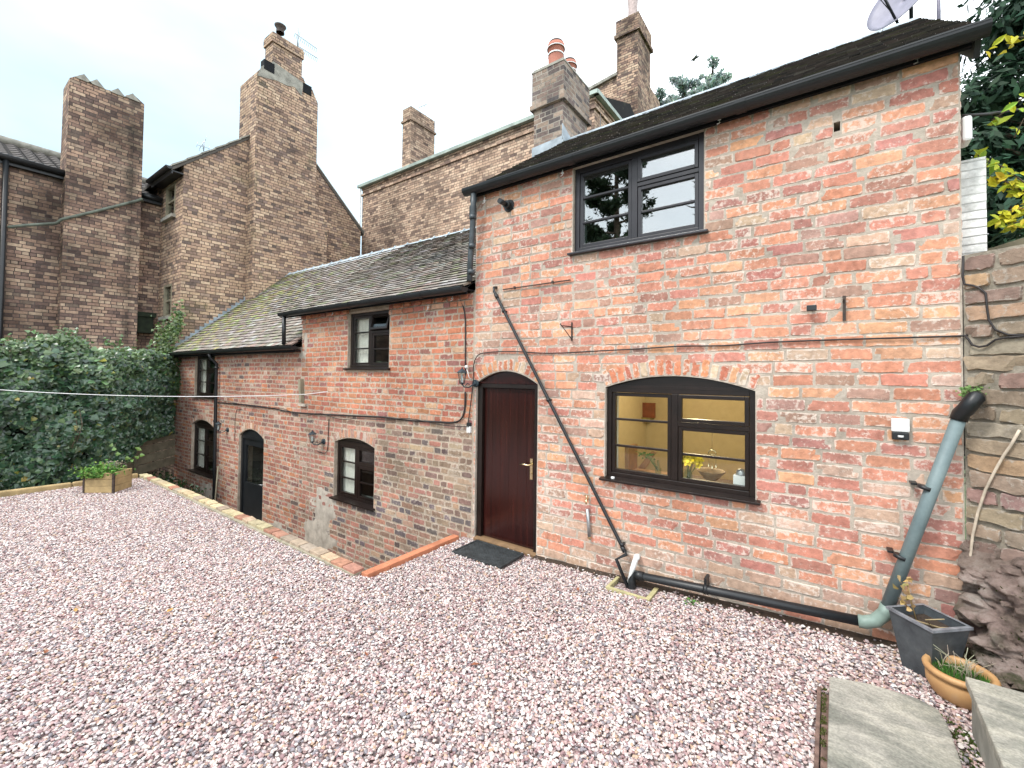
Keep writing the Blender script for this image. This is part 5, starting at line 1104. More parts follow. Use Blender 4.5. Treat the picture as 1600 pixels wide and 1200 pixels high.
mb=MB(); mb.box(-1.75,-1.30,.33,.6,zs-.06,zs-.02); mb.box(-1.78,-1.74,.33,.6,zs-.06,zs+.25); mb.prism([(-1.70,.5,zs),(-1.55,.5,zs+.20),(-1.5,.5,zs+.20),(-1.62,.5,zs)],(0,.03,0)); tag(mb.build('wooden_rack',plain('warm_wood',(.35,.17,.06),.5)),'warm wooden rack just inside the left lit panes','rack')
mb=MB(); mb.lathe([(.03,0),(.06,.02),(.13,.10),(.135,.105),(.12,.10),(.05,.03)],(-.95,.46,zs-.02),24); tag(mb.build('fruit_bowl',plain('pale_wood_bowl',(.5,.33,.16),.5)),'pale bowl behind the daffodils in lit window','bowl')
mb=MB(); mb.box(-1.3,.25,.45,1.05,.88,.93); mb.box(-1.3,.25,.5,1.0,.26,.88); mb.box(-2.2,-1.35,.5,1.0,.26,.86); tag(mb.build('kitchen_counter',M['wood_dark'],bevel=.005),'dark kitchen counter behind the lit window','counter')
mb=MB(); mb.box(-.75,.2,.62,.98,.94,.99); mb.box(-.7,.1,.64,.95,.99,1.05); tag(mb.build('hob',M['plastic'],bevel=.005),'black slab shape on the counter behind the white box','hob')
T=thing('wall_shelf','shelf on back wall seen through the top left lit pane','shelf',(-3,3.3,2)); a=at(970,649,1,3.3);b_=at(1020,649,1,3.3); mb=MB(); mb.box(a.x,b_.x,3.15,3.38,a.z-.04,a.z); mb.build('board',plain('shelf_green',(.22,.2,.08),.7),T)
c=at(983,640,1,3.25); mb=MB(); mb.lathe([(.12,0),(.14,.1),(.1,.25)],(c.x,3.25,a.z),10); tag(mb.build('plant_pot',plain('pot_dark',(.12,.1,.05),.8)),'dark pot on the left of the interior shelf','pot')
mb=MB(); c=at(1013,640,1,3.25); mb.box(c.x-.1,c.x+.12,3.2,3.26,a.z,a.z+.25); tag(mb.build('picture_frame',plain('frame_red',(.2,.06,.03),.6)),'small framed picture on the interior shelf','picture')
# the lit lamp of that room
T=thing('ceiling_lamp','lit round ceiling lamp of the yellow room','lamp',(-1.4,1.9,2.3)); m_=bpy.data.materials.new('lamp_glow'); m_.use_nodes=True; nt=m_.node_tree; nt.nodes.clear(); e_=nt.nodes.new('ShaderNodeEmission'); e_.inputs[0].default_value=(1,.8,.5,1); e_.inputs[1].default_value=8; o_=nt.nodes.new('ShaderNodeOutputMaterial'); nt.links.new(e_.outputs[0],o_.inputs[0])
mb=MB(); mb.lathe([(.001,-.05),(.12,-.04),(.15,0),(.001,0.001)],(-1.4,1.9,2.33),20); mb.build('lamp_shade',m_,T)
ld=bpy.data.lights.new('lamp_light','POINT'); ld.energy=30; ld.color=(1,.80,.50); ld.shadow_soft_size=.12; lo=bpy.data.objects.new('lamp_light',ld); col.objects.link(lo); lo.location=(-1.4,1.9,2.15)
# things behind the wing panes
mb=MB(); zz=H_LM[2]+.025
for i,(x,h_) in enumerate(((-5.80,.13),(-5.68,.10))): 
    mb=MB(); mb.lathe([(.001,0),(.04,0),(.05,h_*.5),(.035,h_),(.001,h_)],(x,.22,zz),12); tag(mb.build('sill_ornament',M['reveal']),('taller','shorter')[i]+' pale ornament behind the lower wing window panes','ornament')
mb=MB(); mb.lathe([(.03,0),(.04,.08),(.036,.08)],(-5.38,.22,H_UM[2]+.022),10); PP=tag(mb.build('sill_pot',plain('lime_pot',(.45,.6,.35),.5)),'small pale green pot on the upper wing window sill','pot')
# ------------------------------------------------------------------ foliage helpers
def leaf(mb,p,n,size,c,rg,shape='ivy',asp=1.0):
    n=n.normalized(); a=n.cross(Vector((rg.uniform(-1,1),rg.uniform(-1,1),rg.uniform(-1,1)))); 
    if a.length<.01: return
    a.normalize(); b=n.cross(a); s=size
    if shape=='ivy':
        q=[(0,-.5),(.5,-.25),(.32,.1),(0,.6),(-.32,.1),(-.5,-.25)]
        mb.mesh([p+a*(x*s)+b*(y*s)+n*(.10*s*(1-abs(x)*2)) for x,y in q],[(0,1,2,3),(0,3,4,5)],0,c)
    elif shape=='oval':
        fo=n*(.12*s); mb.mesh([p-b*s*.55,p+a*s*.2-b*s*.28+fo,p+a*s*.24+b*s*.1+fo,p+b*s*.6-n*.1*s,p-a*s*.24+b*s*.1+fo,p-a*s*.2-b*s*.28+fo],[(0,1,2,3),(0,3,4,5)],0,c)
    else:
        mb.mesh([p-b*s*.5,p+a*s*.28*asp,p+b*s*.5,p-a*s*.28*asp],[(0,1,2,3)],0,c)
def rv(rg): 
    while True:
        v=Vector((rg.uniform(-1,1),rg.uniform(-1,1),rg.uniform(-1,1)))
        if .05<v.length<1: return v.normalized()
# ------------------------------------------------------------------ ivy hedge on its fence
IV=thing('ivy_hedge','deep bank of dark glossy ivy filling the far left end of the yard','ivy',(-12.5,-3,-.3))
rg=random.Random(17)
topl=[(-60,540),(0,533),(40,532),(70,525),(110,521),(135,530),(140,545),(165,548),(200,545),(235,548),(262,556),(275,560)]
def hx(y): # depth of the hedge face
    return -11.75+ (0 if y<-1.9 else -(y+1.9)*1.15)
prof=[]
for u_,v_ in topl:
    x=-12.1
    for _ in range(6):
        p=at(u_,v_,0,x); x=hx(p.y)-.25
    prof.append((p.y,p.z))
prof=[(-6.5,prof[0][1])]+prof+[(.0,prof[-1][1])]
def topz_(y):
    for (a,za),(b_,zb3) in zip(prof[:-1],prof[1:]):
        if a<=y<=b_: return za+(zb3-za)*(y-a)/(b_-a+1e-9)
    return prof[-1][1]
def botz(y): return -.25 if y<-1.75 else (-.25+ (y+1.75)*.75 if y<-.9 else .4)
mb=MB()
for k in range(30000):
    y=rg.uniform(-6.3,-.05); zt_=topz_(y)+.06*noise.noise(Vector((y*5,0,1))); z0=botz(y)
    z=z0+(zt_-z0)*rg.random()**.92
    fold=.42*noise.noise(Vector((y*1.5,z*1.3,4)))+.16*noise.noise(Vector((y*5,z*5,9)))
    near=(z-z0)/(zt_-z0)
    x=hx(y)+fold-(.55*max(0,near-.7)/.3*rg.random())-abs(rg.gauss(0,.09))
    if fold< -.20 and rg.random()<.72: continue
    n=Vector((1.0,-.35,.35+.6*near))+rv(rg)*.75
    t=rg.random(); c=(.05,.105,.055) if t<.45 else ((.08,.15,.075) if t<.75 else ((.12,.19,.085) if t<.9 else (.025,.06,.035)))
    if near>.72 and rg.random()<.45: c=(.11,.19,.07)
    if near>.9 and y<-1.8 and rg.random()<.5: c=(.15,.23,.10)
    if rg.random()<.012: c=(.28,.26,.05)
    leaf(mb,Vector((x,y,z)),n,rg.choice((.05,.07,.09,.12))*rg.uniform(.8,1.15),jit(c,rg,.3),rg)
# brighter sprays that stand up from the top
for (u_,v_,n_) in ((20,540,90),(60,530,90),(105,527,110),(120,540,60),(90,545,90),(183,540,50),(190,550,40),(225,547,25),(215,556,30)):
    p=at(u_,v_,0,-12.1)
    for k in range(n_):
        q=p+Vector((rg.gauss(0,.12),rg.gauss(0,.13),rg.gauss(-.02,.10))); leaf(mb,q,rv(rg)+Vector((.5,0,.5)),rg.uniform(.045,.08),jit((.11,.19,.07),rg,.3),rg)
# the climbing tail on the gable-house corner
path=[(268,600,.35),(264,570,.3),(262,548,.26),(258,530,.22),(268,520,.2),(276,508,.16),(282,498,.10)]
for (u_,v_,r_) in path:
    p=at(u_,v_,0,-13.86); p.x=max(p.x,-13.9)
    for k in range(int(900*r_)):
        q=Vector((-13.86+rg.uniform(0,.22),p.y+rg.gauss(-.05,r_*.45),p.z+rg.gauss(0,.16)))
        leaf(mb,q,Vector((1,-.5,.3))+rv(rg)*.8,rg.uniform(.05,.09),jit((.13,.2,.06) if v_<560 and rg.random()<.7 else (.05,.1,.03),rg,.3),rg)
# lime coloured leaves low down by the planter
for k in range(9): p=at(rg.uniform(170,225),rg.uniform(690,722),0,-11.55); leaf(mb,p,Vector((1,-.6,.3))+rv(rg)*.4,rg.uniform(.06,.10),jit((.22,.38,.08),rg,.2),rg)
mb.build('leaves',M['leaf'],IV)
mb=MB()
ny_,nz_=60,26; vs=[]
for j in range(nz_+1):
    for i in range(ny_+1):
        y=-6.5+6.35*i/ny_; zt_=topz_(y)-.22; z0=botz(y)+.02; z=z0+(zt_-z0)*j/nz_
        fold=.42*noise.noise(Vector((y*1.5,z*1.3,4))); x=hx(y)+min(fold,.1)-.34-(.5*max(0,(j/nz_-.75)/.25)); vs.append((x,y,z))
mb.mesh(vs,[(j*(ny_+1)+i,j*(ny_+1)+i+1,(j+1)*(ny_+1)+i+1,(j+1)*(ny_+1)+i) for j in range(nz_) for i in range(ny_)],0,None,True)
mb.build('shade_dark_core',M['core'],IV)  # dark sheet behind the ivy leaves, shade put into its colour
mb=MB()
for (u0,v0,u1,v1) in ((124,640,120,690),(118,650,112,700)):
    a=at(u0,v0,0,-11.75);b_=at(u1,v1,0,-11.6); mb.tube([tuple(a),tuple((a+b_)/2+Vector((.05,.05,0))),tuple(b_)],.008,6)
mb.build('stem',M['bark'],IV)
FN=thing('wooden_fence','weathered close boarded fence showing under the ivy beside the wing corner','fence',(-13.2,-.9,-.2))
A=Vector((-12.6,-1.75,-.42)); B=Vector((-13.95,-.02,-.38)); d=(B-A)
for k in range(4):
    mb=MB(); mb.obox(A+Vector((0,0,.22*k)),d,Vector((.025,.02,0)),Vector((0,0,.195))); mb.build('board',M['timber_grey'],FN,bevel=.004)
mb=MB(); q=A+d*.42; mb.obox(q+Vector((.03,.01,-.35)),Vector((.06,-.04,0)),Vector((.04,.05,0)),Vector((0,0,1.3))); mb.build('post',M['timber_grey'],FN,bevel=.004)
mb=MB()
for k in range(700):
    q=Vector((rg.uniform(-13.7,-11.0),rg.uniform(-1.2,-.3),rg.uniform(-.78,-.45))); leaf(mb,q,rv(rg)+Vector((0,0,.8)),rg.uniform(.04,.09),jit((.04,.08,.025),rg,.4),rg)
tag(mb.build('weeds',M['leaf']),'low dark green weeds in the shaded corner below the fence','weeds',kind='stuff')
# ------------------------------------------------------------------ trees
def pine(name,label,base,height,seed,spread=1.6,n=9000,c=(.045,.075,.035),cat='tree',group=None,start=.3,leafs=(.10,.22),flat=False,bare=False):
    rg=random.Random(seed); T=thing(name,label,cat,base,group); B=Vector(base)
    mb=MB(); tp=B+Vector((rg.uniform(-.2,.2),rg.uniform(-.2,.2),height)); pts=[B+(tp-B)*t+Vector((.08*math.sin(t*7+seed),.08*math.cos(t*5+seed),0)) for t in [i/8 for i in range(9)]]
    mb.tube([tuple(p) for p in pts],[.16*height/8*(1-.85*i/8) for i in range(9)],9)
    limbs=[]
    nl=int(26*height/8)
    for k in range(nl):
        t=start+(1-start)*(k/nl)**.9; p=B+(tp-B)*t; a=rg.uniform(0,6.28); L_=spread*height/6*(1-.75*(t-start)/(1-start))*rg.uniform(.55,1.1); rise=rg.uniform(.05,.55)
        e=p+Vector((math.cos(a),math.sin(a),rise))*L_; mid=(p+e)/2+Vector((0,0,-.06*L_))
        mb.tube([tuple(p),tuple(mid),tuple(e)],[.035*height/8,.022*height/8,.006],5); limbs.append((p,mid,e,L_))
        for q in range(3):
            f=rg.uniform(.4,.9); s=p+(e-p)*f; e2=s+Vector((math.cos(a+rg.uniform(-1.2,1.2)),math.sin(a+rg.uniform(-1.2,1.2)),rg.uniform(0,.7)))*L_*.4; mb.tube([tuple(s),tuple(e2)],[.012*height/8,.004],4); limbs.append((s,(s+e2)/2,e2,L_*.5))
    mb.build('trunk',M['bark'],T)
    if bare: return T
    mb=MB(); w_=[l[3] for l in limbs]; tot=sum(w_)
    for (p,mid,e,L_) in limbs:
        cnt=int(n*L_/tot); ncl=max(2,int(L_*4)); cl=[(mid+(e-mid)*rg.uniform(-.3,1.05)+rv(rg)*.12*L_) for _ in range(ncl)]
        for k in range(cnt):
            q=rg.choice(cl)+Vector((rg.gauss(0,.13),rg.gauss(0,.13),rg.gauss(0,.10)))*(.6+.35*L_)
            leaf(mb,q,rv(rg),rg.uniform(*leafs),jit(c,rg,.45),rg,'blade',.55)
    mb.build('crown',M['leafm'],T); return T
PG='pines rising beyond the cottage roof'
for i,(u_,v_,y_,lab) in enumerate(((1115,122,24,'distant pine in painted haze colour, the tallest top over the cottage roof'),(1070,140,25,'distant pine in painted haze colour left of the tallest one over the roof ridge'),(1020,168,23,'small pine tip in painted haze colour touching the tall far chimney'))):
    p=at(u_,v_,1,y_); pine('pine_tree',lab,(p.x,p.y,-1.6),p.z+1.9,60+i,1.0,26000,(.30,.38,.34),group=PG,start=.6,leafs=(.16,.34))  # distance haze is put into the pale leaf colour
# dark trees at the right, behind the old wall
pine('evergreen_tree','big dark evergreen behind the old wall, right of the cottage gutter end','(x)' and 'tree',(2.6,3.3,-.5),9.5,71,1.9,17000,(.022,.05,.022),start=.12,leafs=(.09,.2)) if False else None
def bushy(name,label,base,height,rx,ry,n,seed,c,cat='tree',z0=1.0,leafs=(.09,.17),shape='blade',group=None,lobes=40):
    rg=random.Random(seed); T=thing(name,label,cat,base,group); B=Vector(base); mb=MB(); tp=B+Vector((0,0,height*.9))
    mb.tube([tuple(B),tuple(B+(tp-B)*.5+Vector((.1,.05,0))),tuple(tp)],[.16,.10,.02],8); cl=[]
    for k in range(lobes):
        t=rg.random(); z=z0+(height-z0)*t; w_=math.sin(min(1,.15+t*.95)*math.pi)**.6; a=rg.uniform(0,6.28); q=rg.uniform(.45,1)
        e=B+Vector((rx*w_*q*math.cos(a),ry*w_*q*math.sin(a),z)); s=B+Vector((0,0,max(.3,z-.8))); mb.tube([tuple(s),tuple((s+e)/2+Vector((0,0,.1))),tuple(e)],[.045,.025,.008],5); cl.append(e)
    mb.build('trunk',M['bark'],T); mb=MB()
    for k in range(n):
        e=cl[int(rg.random()*len(cl))]; r_=abs(rg.gauss(.25,.16)); v=rv(rg); q=e+Vector((v.x*r_*1.2,v.y*r_*1.2,v.z*r_*.8)); kk=1+.35*noise.noise(e*3)
        dr=v+Vector((0,0,.5)); leaf(mb,q,dr,rg.uniform(*leafs),jit(tuple(x*kk for x in c),rg,.35),rg,shape,.6)
    mb.build('crown',M['leafm'],T); return T
bushy('evergreen_tree','big dark evergreen right behind the cottage corner and the white wall strip',(2.2,3.0,-.5),8.2,1.45,1.2,60000,71,(.035,.08,.045),z0=1.2,lobes=150)
bushy('evergreen_tree','second dark evergreen filling the sky at the top right edge',(3.3,5.0,-.5),9.6,2.1,1.6,46000,72,(.035,.08,.045),z0=1.5,lobes=160)
bushy('laurel_bush','dark bush between the evergreens and the slanting fence',(1.9,1.5,1.6),2.0,1.1,.7,5000,73,(.03,.06,.022),z0=.1,cat='bush',leafs=(.06,.11),lobes=30)
# yellow-leaved branches reaching in from the right
YS=thing('yellow_shrub','arching branches of bright yellow-green leaves at the right edge of the picture','shrub',(2.4,.9,2.8)); rg=random.Random(12)
mbS=MB(); mbL=MB()
def spray(pts,n,size,cols,drop=0):
    P_=[at(u_,v_,1,y_) for u_,v_,y_ in pts]; mbS.tube([tuple(p) for p in P_],.005,5)
    for k in range(n):
        t=rg.random()*(len(P_)-1); i=int(t); p=P_[i]+(P_[i+1]-P_[i])*(t-i)+Vector((rg.gauss(0,.025),rg.gauss(0,.03),rg.gauss(-drop,.02)))
        leaf(mbL,p,rv(rg)*.7+Vector((-.1,-1,.2)),size*rg.uniform(.7,1.2),jit(rg.choice(cols),rg,.25),rg,'oval')
YC=[(.55,.50,.03),(.45,.48,.04),(.62,.52,.05)]; GC=[(.28,.42,.06),(.36,.46,.05),(.45,.48,.04)]
spray([(1640,40,.5),(1600,58,.5),(1575,60,.5),(1556,66,.5)],16,.075,YC,.03); spray([(1640,120,.5),(1600,152,.5),(1580,168,.5),(1550,188,.5)],16,.075,GC,.02)
spray([(1640,300,.45),(1600,285,.45),(1570,262,.45),(1540,250,.45),(1528,243,.45)],42,.07,GC,.01); spray([(1650,330,.45),(1600,300,.45),(1575,285,.45),(1545,275,.45)],46,.075,YC,.02)
spray([(1650,360,.4),(1600,325,.4),(1570,330,.4),(1555,345,.4)],40,.07,YC,.02); spray([(1640,370,.4),(1600,345,.4),(1575,350,.4)],25,.06,YC,.02); spray([(1640,200,.5),(1600,185,.5),(1585,215,.5)],6,.05,GC)
mbS.tube([(2.4,.9,2.5),tuple(at(1640,300,1,.45)),],.02,6); mbS.tube([(2.4,.9,2.5),tuple(at(1640,120,1,.5)),tuple(at(1640,40,1,.5))],.012,6); mbS.build('branch',M['bark'],YS); mbL.build('leaves',M['leafm'],YS)
# trees and hedge behind the viewer: seen mirrored in the panes
BG='garden trees behind the viewer mirrored in the window panes'
pine('pine_tree','tall dark pine mirrored in the upstairs window',(-7.3,-13.2,-.2),13.5,81,1.0,26000,(.03,.055,.025),group=None,start=.35,leafs=(.14,.3))
pine('pine_tree','second pine mirrored at the left edge of the upstairs window',(-11.0,-14.2,-.2),12.5,82,.6,8000,(.035,.06,.03),start=.3,leafs=(.14,.3))
pine('bare_tree','leafless thin tree mirrored low in the upstairs window',(-4.4,-14.6,-.2),10.6,83,.55,0,start=.3,bare=True)
mb=MB(); rg=random.Random(33)
for k in range(16000):
    x=rg.uniform(-18,9); z=2.6*rg.random(); y=-16.5+.6*noise.noise(Vector((x*.8,z,0)))+rg.gauss(0,.15); leaf(mb,Vector((x,y,z)),Vector((0,1,.4))+rv(rg),rg.uniform(.12,.24),jit((.04,.075,.03),rg,.4),rg)
HG=thing('garden_hedge','green hedge behind the viewer mirrored in the lower panes','hedge',(-4,-16.5,0)); mb.build('leaves',M['leaf'],HG); mb=MB(); mb.box(-18,9,-17.3,-16.8,-.1,2.4); mb.build('shade_dark_core',M['core'],HG)  # near-black box paints the shade inside the hedge
# ------------------------------------------------------------------ planters
T=thing('wooden_planter','tan wooden planter box standing on the gravel at the ivy corner','planter',(-9.8,-2.1,0))
A=P(131,771,0.0); B=P(177,771,0.0); C_=P(204,762,0.0); A.z=B.z=C_.z=0
e1=(A-B); e2=(C_-B).normalized()*.40; e1=e1.normalized()*.48; B0=B
H=.33
def panel(o,e,name):
    inn=(e2 if e is e1 else e1).normalized()*.022
    for k in range(3):
        mb=MB(); mb.obox(o+Vector((0,0,.01+k*H/3)),e,inn,Vector((0,0,H/3-.004))); mb.build('board',M['timber'],T,bevel=.003)
panel(B0,e1,'a'); panel(B0,e2,'b')
for (o,e,inn) in ((B0+e2-e2.normalized()*.022,e1,e2.normalized()*.022),(B0+e1-e1.normalized()*.022,e2,e1.normalized()*.022)):
    mb=MB(); mb.obox(o+Vector((0,0,.01)),e,inn,Vector((0,0,H-.01))); mb.build('board',M['timber'],T)
mb=MB(); 
for o in (B0-e1.normalized()*.006-e2.normalized()*.006,B0+e1-e2.normalized()*.006-e1.normalized()*.02): mb.obox(o,e1.normalized()*.03,e2.normalized()*.03,Vector((0,0,H-.005)))
mb.build('corner_strip',M['iron'],T)
mb=MB(); mb.obox(B0+e1*.03+e2*.03+Vector((0,0,.1)),e1*.94,e2*.94,Vector((0,0,H-.14))); mb.build('compost',M['soil'],T)
cen=B0+e1*.5+e2*.45; rg=random.Random(3); mb=MB()
for k in range(1500):
    q=cen+e1*rg.gauss(.12,.30)+e2*rg.gauss(-.1,.26)+Vector((0,0,H-.03+abs(rg.gauss(.03,.055)))); 
    if rg.random()<.25: q=B0+e1*rg.uniform(.35,1.02)+e2*rg.uniform(-.12,.05)+Vector((0,0,H-rg.uniform(0,.07)))
    leaf(mb,q,rv(rg)+Vector((.2,-.2,.6)),rg.uniform(.025,.06),jit(rg.choice([(.13,.30,.05),(.10,.24,.04),(.22,.34,.08),(.06,.14,.03)]),rg,.3),rg,'blade',1.1)
for k in range(120): q=cen-e1*.2+e2*rg.gauss(0,.2)+e1*rg.gauss(-.05,.15)+Vector((0,0,H+rg.uniform(.05,.17))); leaf(mb,q,rv(rg),rg.uniform(.02,.04),jit((.32,.28,.2),rg,.3),rg,'blade')
tag(mb.build('feathery_plant',M['leafm']),'feathery bright green plant spilling over the wooden planter','plant')
# tall square zinc planter
T=thing('square_planter','tapered square grey metal planter in the corner by the old wall','planter',(.5,-.3,.15)); g0=gz(.5,0)
cx,cy=.505,-.29; ang=R(44); 
def sq(r,z): return [Vector((cx+r*math.cos(ang+k*math.pi/2+math.pi/4),cy+r*math.sin(ang+k*math.pi/2+math.pi/4),z)) for k in range(4)]
zt_=.50; ro,rb_=.195,.125
o0,o1,i1,i0=sq(rb_,g0-.01),sq(ro,zt_),sq(ro-.018,zt_),sq(ro-.03,zt_-.07)
mb=MB(); fs=[]
for k in range(4):
    k2=(k+1)%4; mb.quad([o0[k],o0[k2],o1[k2],o1[k]]); mb.quad([i1[k],i1[k2],i0[k2],i0[k]])
l0=sq(ro+.012,zt_-.012); l1=sq(ro+.012,zt_+.004); l2=sq(ro-.018,zt_+.004)
ZB=mb.build('body',M['rubber'],T); mb=MB()
for k in range(4):
    k2=(k+1)%4; mb.quad([l0[k],l0[k2],l1[k2],l1[k]]); mb.quad([l1[k],l1[k2],l2[k2],l2[k]]); mb.quad([o1[k],o1[k2],l0[k2],l0[k]])
m_,nt,b=newmat('dull_zinc'); c=ramp(nt,nzt(nt,7,7,.7),[(.3,(.045,.052,.06)),(.6,(.10,.115,.125)),(.75,(.17,.18,.18))]); c=mixc(nt,ramp(nt,nzt(nt,11,5,.6),[(.66,0),(.72,.8)]),c,(.16,.08,.04)); nt.links.new(c,b.inputs['Base Color']); b.inputs['Roughness'].default_value=.5; b.inputs['Metallic'].default_value=.35; M['zinc']=m_
for o_ in (ZB,): o_.data.materials.clear(); o_.data.materials.append(m_)
mb.build('rim',plain('worn_zinc_rim',(.28,.30,.33),.4,metal=.4,var=.4,scale=20),T)
mb=MB(); mb.quad(sq(ro-.028,zt_-.05)); mb.build('compost',M['soil'],T)
mb=MB(); rg=random.Random(6)
pts0=at(1418,968,1,-.36)
mb.tube([(cx-.05,cy+.02,zt_-.06),(cx-.08,cy,zt_+.08),(cx-.10,cy,zt_+.2)],.004,5,0,(.4,.28,.12)); mb.tube([(cx+.02,cy,zt_-.05),(cx-.02,cy-.08,zt_+.01),(cx+.07,cy-.05,zt_+.03)],.004,5,0,(.45,.35,.2)); mb.tube([(cx-.1,cy,zt_-.04),(cx+.05,cy-.05,zt_-.03),(cx+.08,cy-.1,zt_-.0)],.005,5,0,(.45,.35,.2))
for k in range(26): q=Vector((cx-.10+rg.gauss(0,.02),cy+rg.gauss(0,.02),zt_+rg.uniform(.02,.22))); leaf(mb,q,rv(rg),rg.uniform(.025,.045),jit((.45,.33,.14),rg,.3),rg,'ivy')
tag(mb.build('dead_plant',M['leafm']),'withered brown plant in the square grey planter','plant')
# round glazed bowl
T=thing('round_pot','round honey coloured clay bowl pot half hidden by the higher slab','pot',(.62,-.52,.15)); bcx,bcy=.615,-.50; bz=.135
m_,nt,b=newmat('honey_glazed_clay'); c=ramp(nt,nzt(nt,4,6,.6),[(.3,(.36,.18,.07)),(.55,(.52,.30,.13)),(.7,(.50,.34,.22))]); nt.links.new(c,b.inputs['Base Color']); b.inputs['Roughness'].default_value=.55; bump(nt,b,nzt(nt,30,4),.2,.004); M['honey']=m_
mb=MB(); mb.lathe([(.001,0),(.085,0),(.125,.035),(.15,.085),(.152,.13),(.14,.15),(.162,.158),(.166,.175),(.158,.188),(.137,.188),(.13,.175),(.128,.13)],(bcx,bcy,bz),36); mb.build('bowl',M['honey'],T)
mb=MB(); mb.tube([(bcx,bcy,bz+.10),(bcx,bcy,bz+.145)],.13,24); mb.build('compost',M['soil'],T)
mb=MB(); rg=random.Random(9)
for k in range(800):
    a=rg.uniform(0,6.28); r_=.125*math.sqrt(rg.random()); x=bcx+r_*math.cos(a); y=bcy+r_*math.sin(a); h=rg.uniform(.01,.035); t=rg.uniform(0,6.28); w_=.003
    mb.quad([(x-w_*math.cos(t),y-w_*math.sin(t),bz+.14),(x+w_*math.cos(t),y+w_*math.sin(t),bz+.14),(x+rg.uniform(-.02,.02),y+rg.uniform(-.02,.02),bz+.15+h)],0,jit((.07,.20,.03),rg,.3))
for k in range(46):
    a=rg.uniform(0,6.28); r_=.09*math.sqrt(rg.random()); x=bcx-.01+r_*math.cos(a); y=bcy+r_*math.sin(a); dx,dy=rg.gauss(0,.05),rg.gauss(0,.05); h=rg.uniform(.04,.15)
    mb.tube([(x,y,bz+.14),(x+dx*.4,y+dy*.4,bz+.14+h*.7),(x+dx,y+dy,bz+.14+h)],.0014,4,0,jit((.5,.46,.33),rg,.2))
tag(mb.build('dry_grass_tuft',M['leafm']),'moss and straw coloured dry grass growing in the round clay bowl','plant')
# small weeds at the wall foot
for (u_,v_,lab) in ((1082,945,'tiny green weed at wall foot under the black drain pipe'),):
    p=P(u_,v_,.07); mb=MB(); rg=random.Random(4)
    for k in range(60): leaf(mb,p+Vector((rg.gauss(0,.03),rg.gauss(0,.03),rg.uniform(0,.03))),rv(rg)+Vector((0,0,1)),rg.uniform(.012,.025),jit((.12,.26,.06),rg,.3),rg)
    tag(mb.build('weed',M['leafm']),lab,'weed')
p=at(1517,612,1,-.06); mb=MB()
for k in range(120): leaf(mb,p+Vector((rg.gauss(0,.03),rg.gauss(0,.02),rg.gauss(0,.02))),rv(rg)+Vector((0,-1,1)),rg.uniform(.012,.025),jit((.14,.24,.07),rg,.3),rg)
tag(mb.build('weed',M['leafm']),'green weed growing above the elbow of the grey pipe','weed')
# fallen leaves on the gravel
LV=[(430,1030,.0,(.20,.06,.03)),(192,934,.0,(.16,.07,.05)),(200,910,0,(.15,.06,.04)),(72,1020,0,(.35,.13,.06)),(903,922,0,(.35,.1,.03)),(912,928,0,(.22,.07,.03)),(265,955,0,(.5,.33,.08)),(572,1024,0,(.3,.11,.05)),(1105,955,.07,(.10,.05,.04)),(520,905,0,(.18,.08,.05)),(742,1040,0,(.28,.1,.05)),(118,955,0,(.5,.35,.12))]
rg=random.Random(44); proto=None
mb=MB(); mb.mesh([(0,-.03,0),(.018,-.01,.006),(.014,.014,.004),(0,.034,.008),(-.014,.014,.003),(-.018,-.01,.007),(0,0,0)],[(0,1,6),(1,2,6),(2,3,6),(3,4,6),(4,5,6),(5,0,6)])
lm=[plain('fallen_leaf_'+nm,c_,.7,var=.3,scale=30,bmp=0) for nm,c_ in (('russet',(.24,.08,.035)),('amber',(.42,.24,.07)))]
for i,(u_,v_,z_,c_) in enumerate(LV):
    o=mb.build('fallen_leaf',lm[1 if c_[0]>.4 else 0]); p=P(u_,v_,gz(P(u_,v_,z_).x,0)+.014); o.location=(p.x,p.y,p.z+.008); o.rotation_euler=(rg.uniform(-.4,.4),rg.uniform(-.4,.4),rg.uniform(0,6.28)); o.scale=(rg.uniform(.6,1.2),)*3
    tag(o,('amber' if c_[0]>.4 else 'russet')+' fallen leaf lying on the pebble gravel','leaf','fallen leaves on the gravel')
# ------------------------------------------------------------------ aerials, dish, bird
def aerial(label,u0,v0,u1,v1,ax,val,boom,nel,el,r=.018):
    a=at(u0,v0,ax,val);b_=at(u1,v1,ax,val); T=thing('tv_aerial',label,'aerial',tuple(a)); mb=MB(); mb.tube([tuple(a),tuple(b_)],r,6); mb.build('mast',M['steel'],T)
    for (bu0,bv0,bu1,bv1) in boom:
        p=at(bu0,bv0,ax,val);q=at(bu1,bv1,ax,val); mb=MB(); mb.tube([tuple(p),tuple(q)],r*.6,5); d=(q-p); perp=d.cross(CAM-p).normalized()
        up=Vector((.25,.1,1)).normalized()
        for k in range(nel): c=p+d*(k/(nel-1)); mb.tube([tuple(c-up*el),tuple(c+up*el)],r*.35,4)
        mb.build('boom',M['steel'],T)
aerial('twin boomed aerial beside the stepped chimney of the gable house',465,72,466,44,0,-14.2,[(461,52,495,76),(466,72,496,91)],12,.13)
aerial('small distant aerial beyond the gable house roof slope',318,236,320,218,0,-20,[(308,226,327,232),(312,232,322,216)],3,.1)
aerial('upright aerial behind the small left chimney of the long building',665,200,664,160,1,7.8,[(655,168,668,162)],4,.12)
T=thing('satellite_dish','pale round satellite dish above the right end of the cottage roof','satellite dish',tuple(at(1412,10,1,3.2)))
c=at(1412,2,1,3.2); ax=(Vector((-.55,-.75,.32))).normalized(); u_=ax.cross(Vector((0,0,1))).normalized(); v_=u_.cross(ax); vs=[];fs=[];nr,ns=6,28; Rd=.38
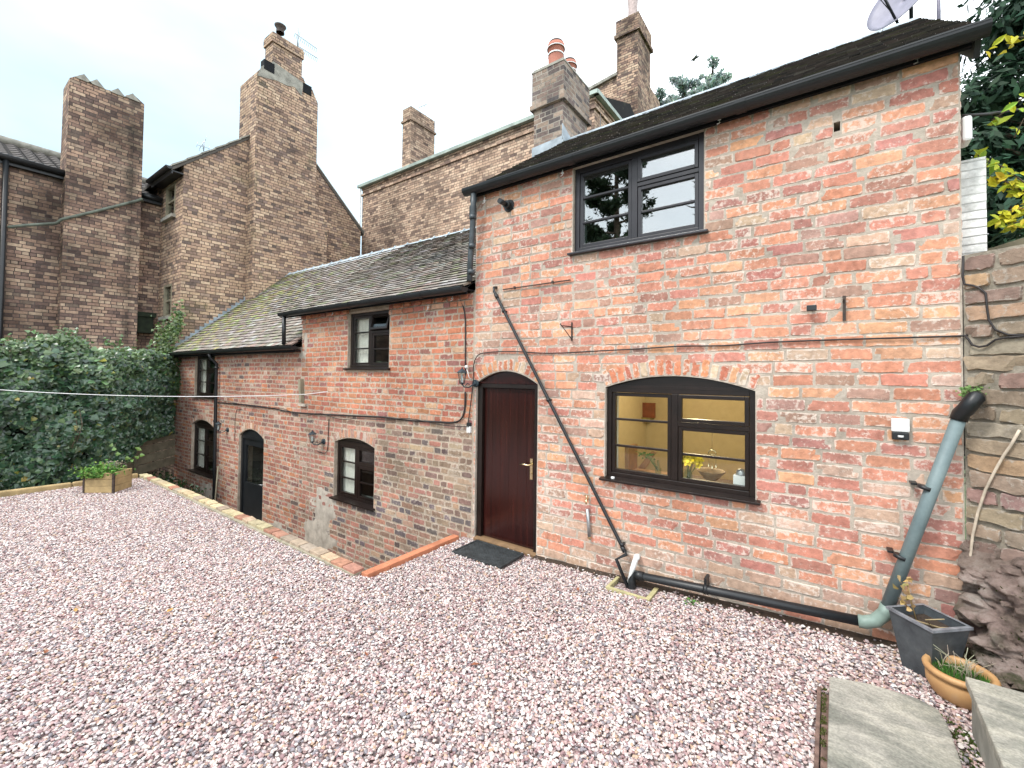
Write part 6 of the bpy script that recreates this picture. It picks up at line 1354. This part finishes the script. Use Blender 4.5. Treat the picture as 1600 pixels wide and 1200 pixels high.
for i in range(nr+1):
    for k in range(ns):
        r_=Rd*i/nr; a_=2*math.pi*k/ns; vs.append(c+u_*(r_*math.cos(a_)*1.0)+v_*(r_*math.sin(a_))+ax*(.09*(r_/Rd)**2))
for i in range(nr):
    for k in range(ns): fs.append((i*ns+k,i*ns+(k+1)%ns,(i+1)*ns+(k+1)%ns,(i+1)*ns+k))
mb=MB(); mb.mesh(vs,fs,0,None,True); o=mb.build('dish',plain('pale_lilac_dish',(.24,.23,.29),.5,var=.1),T); sol=o.modifiers.new('s','SOLIDIFY'); sol.thickness=.008
mb=MB(); e=c+ax*.42-v_*.12; mb.tube([tuple(c-v_*Rd*.9),tuple(e)],.014,6); mb.obox(e-Vector((.05,.03,.0)),(.09,0,0),(0,.06,0),(0,0,.14)); mb.tube([tuple(c-ax*.01),tuple(c-ax*.15),tuple(c-ax*.15+Vector((0,0,-1.0)))],.022,8); mb.tube([tuple(e),tuple(e-v_*.1+ax*.02),tuple(c-v_*.3)],.005,5); mb.build('receiver_arm',M['plastic'],T)
mb=MB(); a=at(1469,60,1,3.4); mb.tube([(a.x,3.4,4.5),(a.x-.02,3.4,8.5)],.02,8); tag(mb.build('mast',plain('lilac_grey_mast',(.28,.26,.34),.5)),'thin upright mast right of the satellite dish','mast')
mb=MB(); p=at(938,200,1,3.6); 
vs=[];fs=[]
for i in range(4):
    for k in range(16): r_=.26*i/3; a_=2*math.pi*k/16; vs.append(p+Vector((.5,0,.2))*0+Vector((math.cos(a_)*r_*.45,math.cos(a_)*r_*-.9,math.sin(a_)*r_)))
for i in range(3):
    for k in range(16): fs.append((i*16+k,i*16+(k+1)%16,(i+1)*16+(k+1)%16,(i+1)*16+k))
mb.mesh(vs,fs,0,None,True); mb.tube([tuple(p),tuple(p-Vector((0,0,1.0)))],.02,6); tag(mb.build('satellite_dish',M['lead']),'small grey dish peeping over the roof beside the two-pot stack','satellite dish')
p=at(1085,92,1,16); B_=MB(); B_.tube([tuple(p+Vector((-.16,0,-.02))),tuple(p+Vector((-.05,0,0))),tuple(p+Vector((.12,0,.03))),tuple(p+Vector((.2,0,.04)))],[.01,.05,.045,.012],8)
B_.mesh([p+Vector((-.06,0,.02)),p+Vector((.08,0,.03)),p+Vector((.12,.1,.28)),p+Vector((0,.05,.16))],[(0,1,2,3)]); B_.mesh([p+Vector((-.06,0,.0)),p+Vector((.08,0,.01)),p+Vector((.02,-.1,-.2)),p+Vector((-.05,-.05,-.12))],[(0,1,2,3)])
tag(B_.build('bird',M['core']),'small dark bird flying in the white sky above the roof','bird')
print('objects',len(bpy.data.objects),'verts',sum(len(m.vertices) for m in bpy.data.meshes))
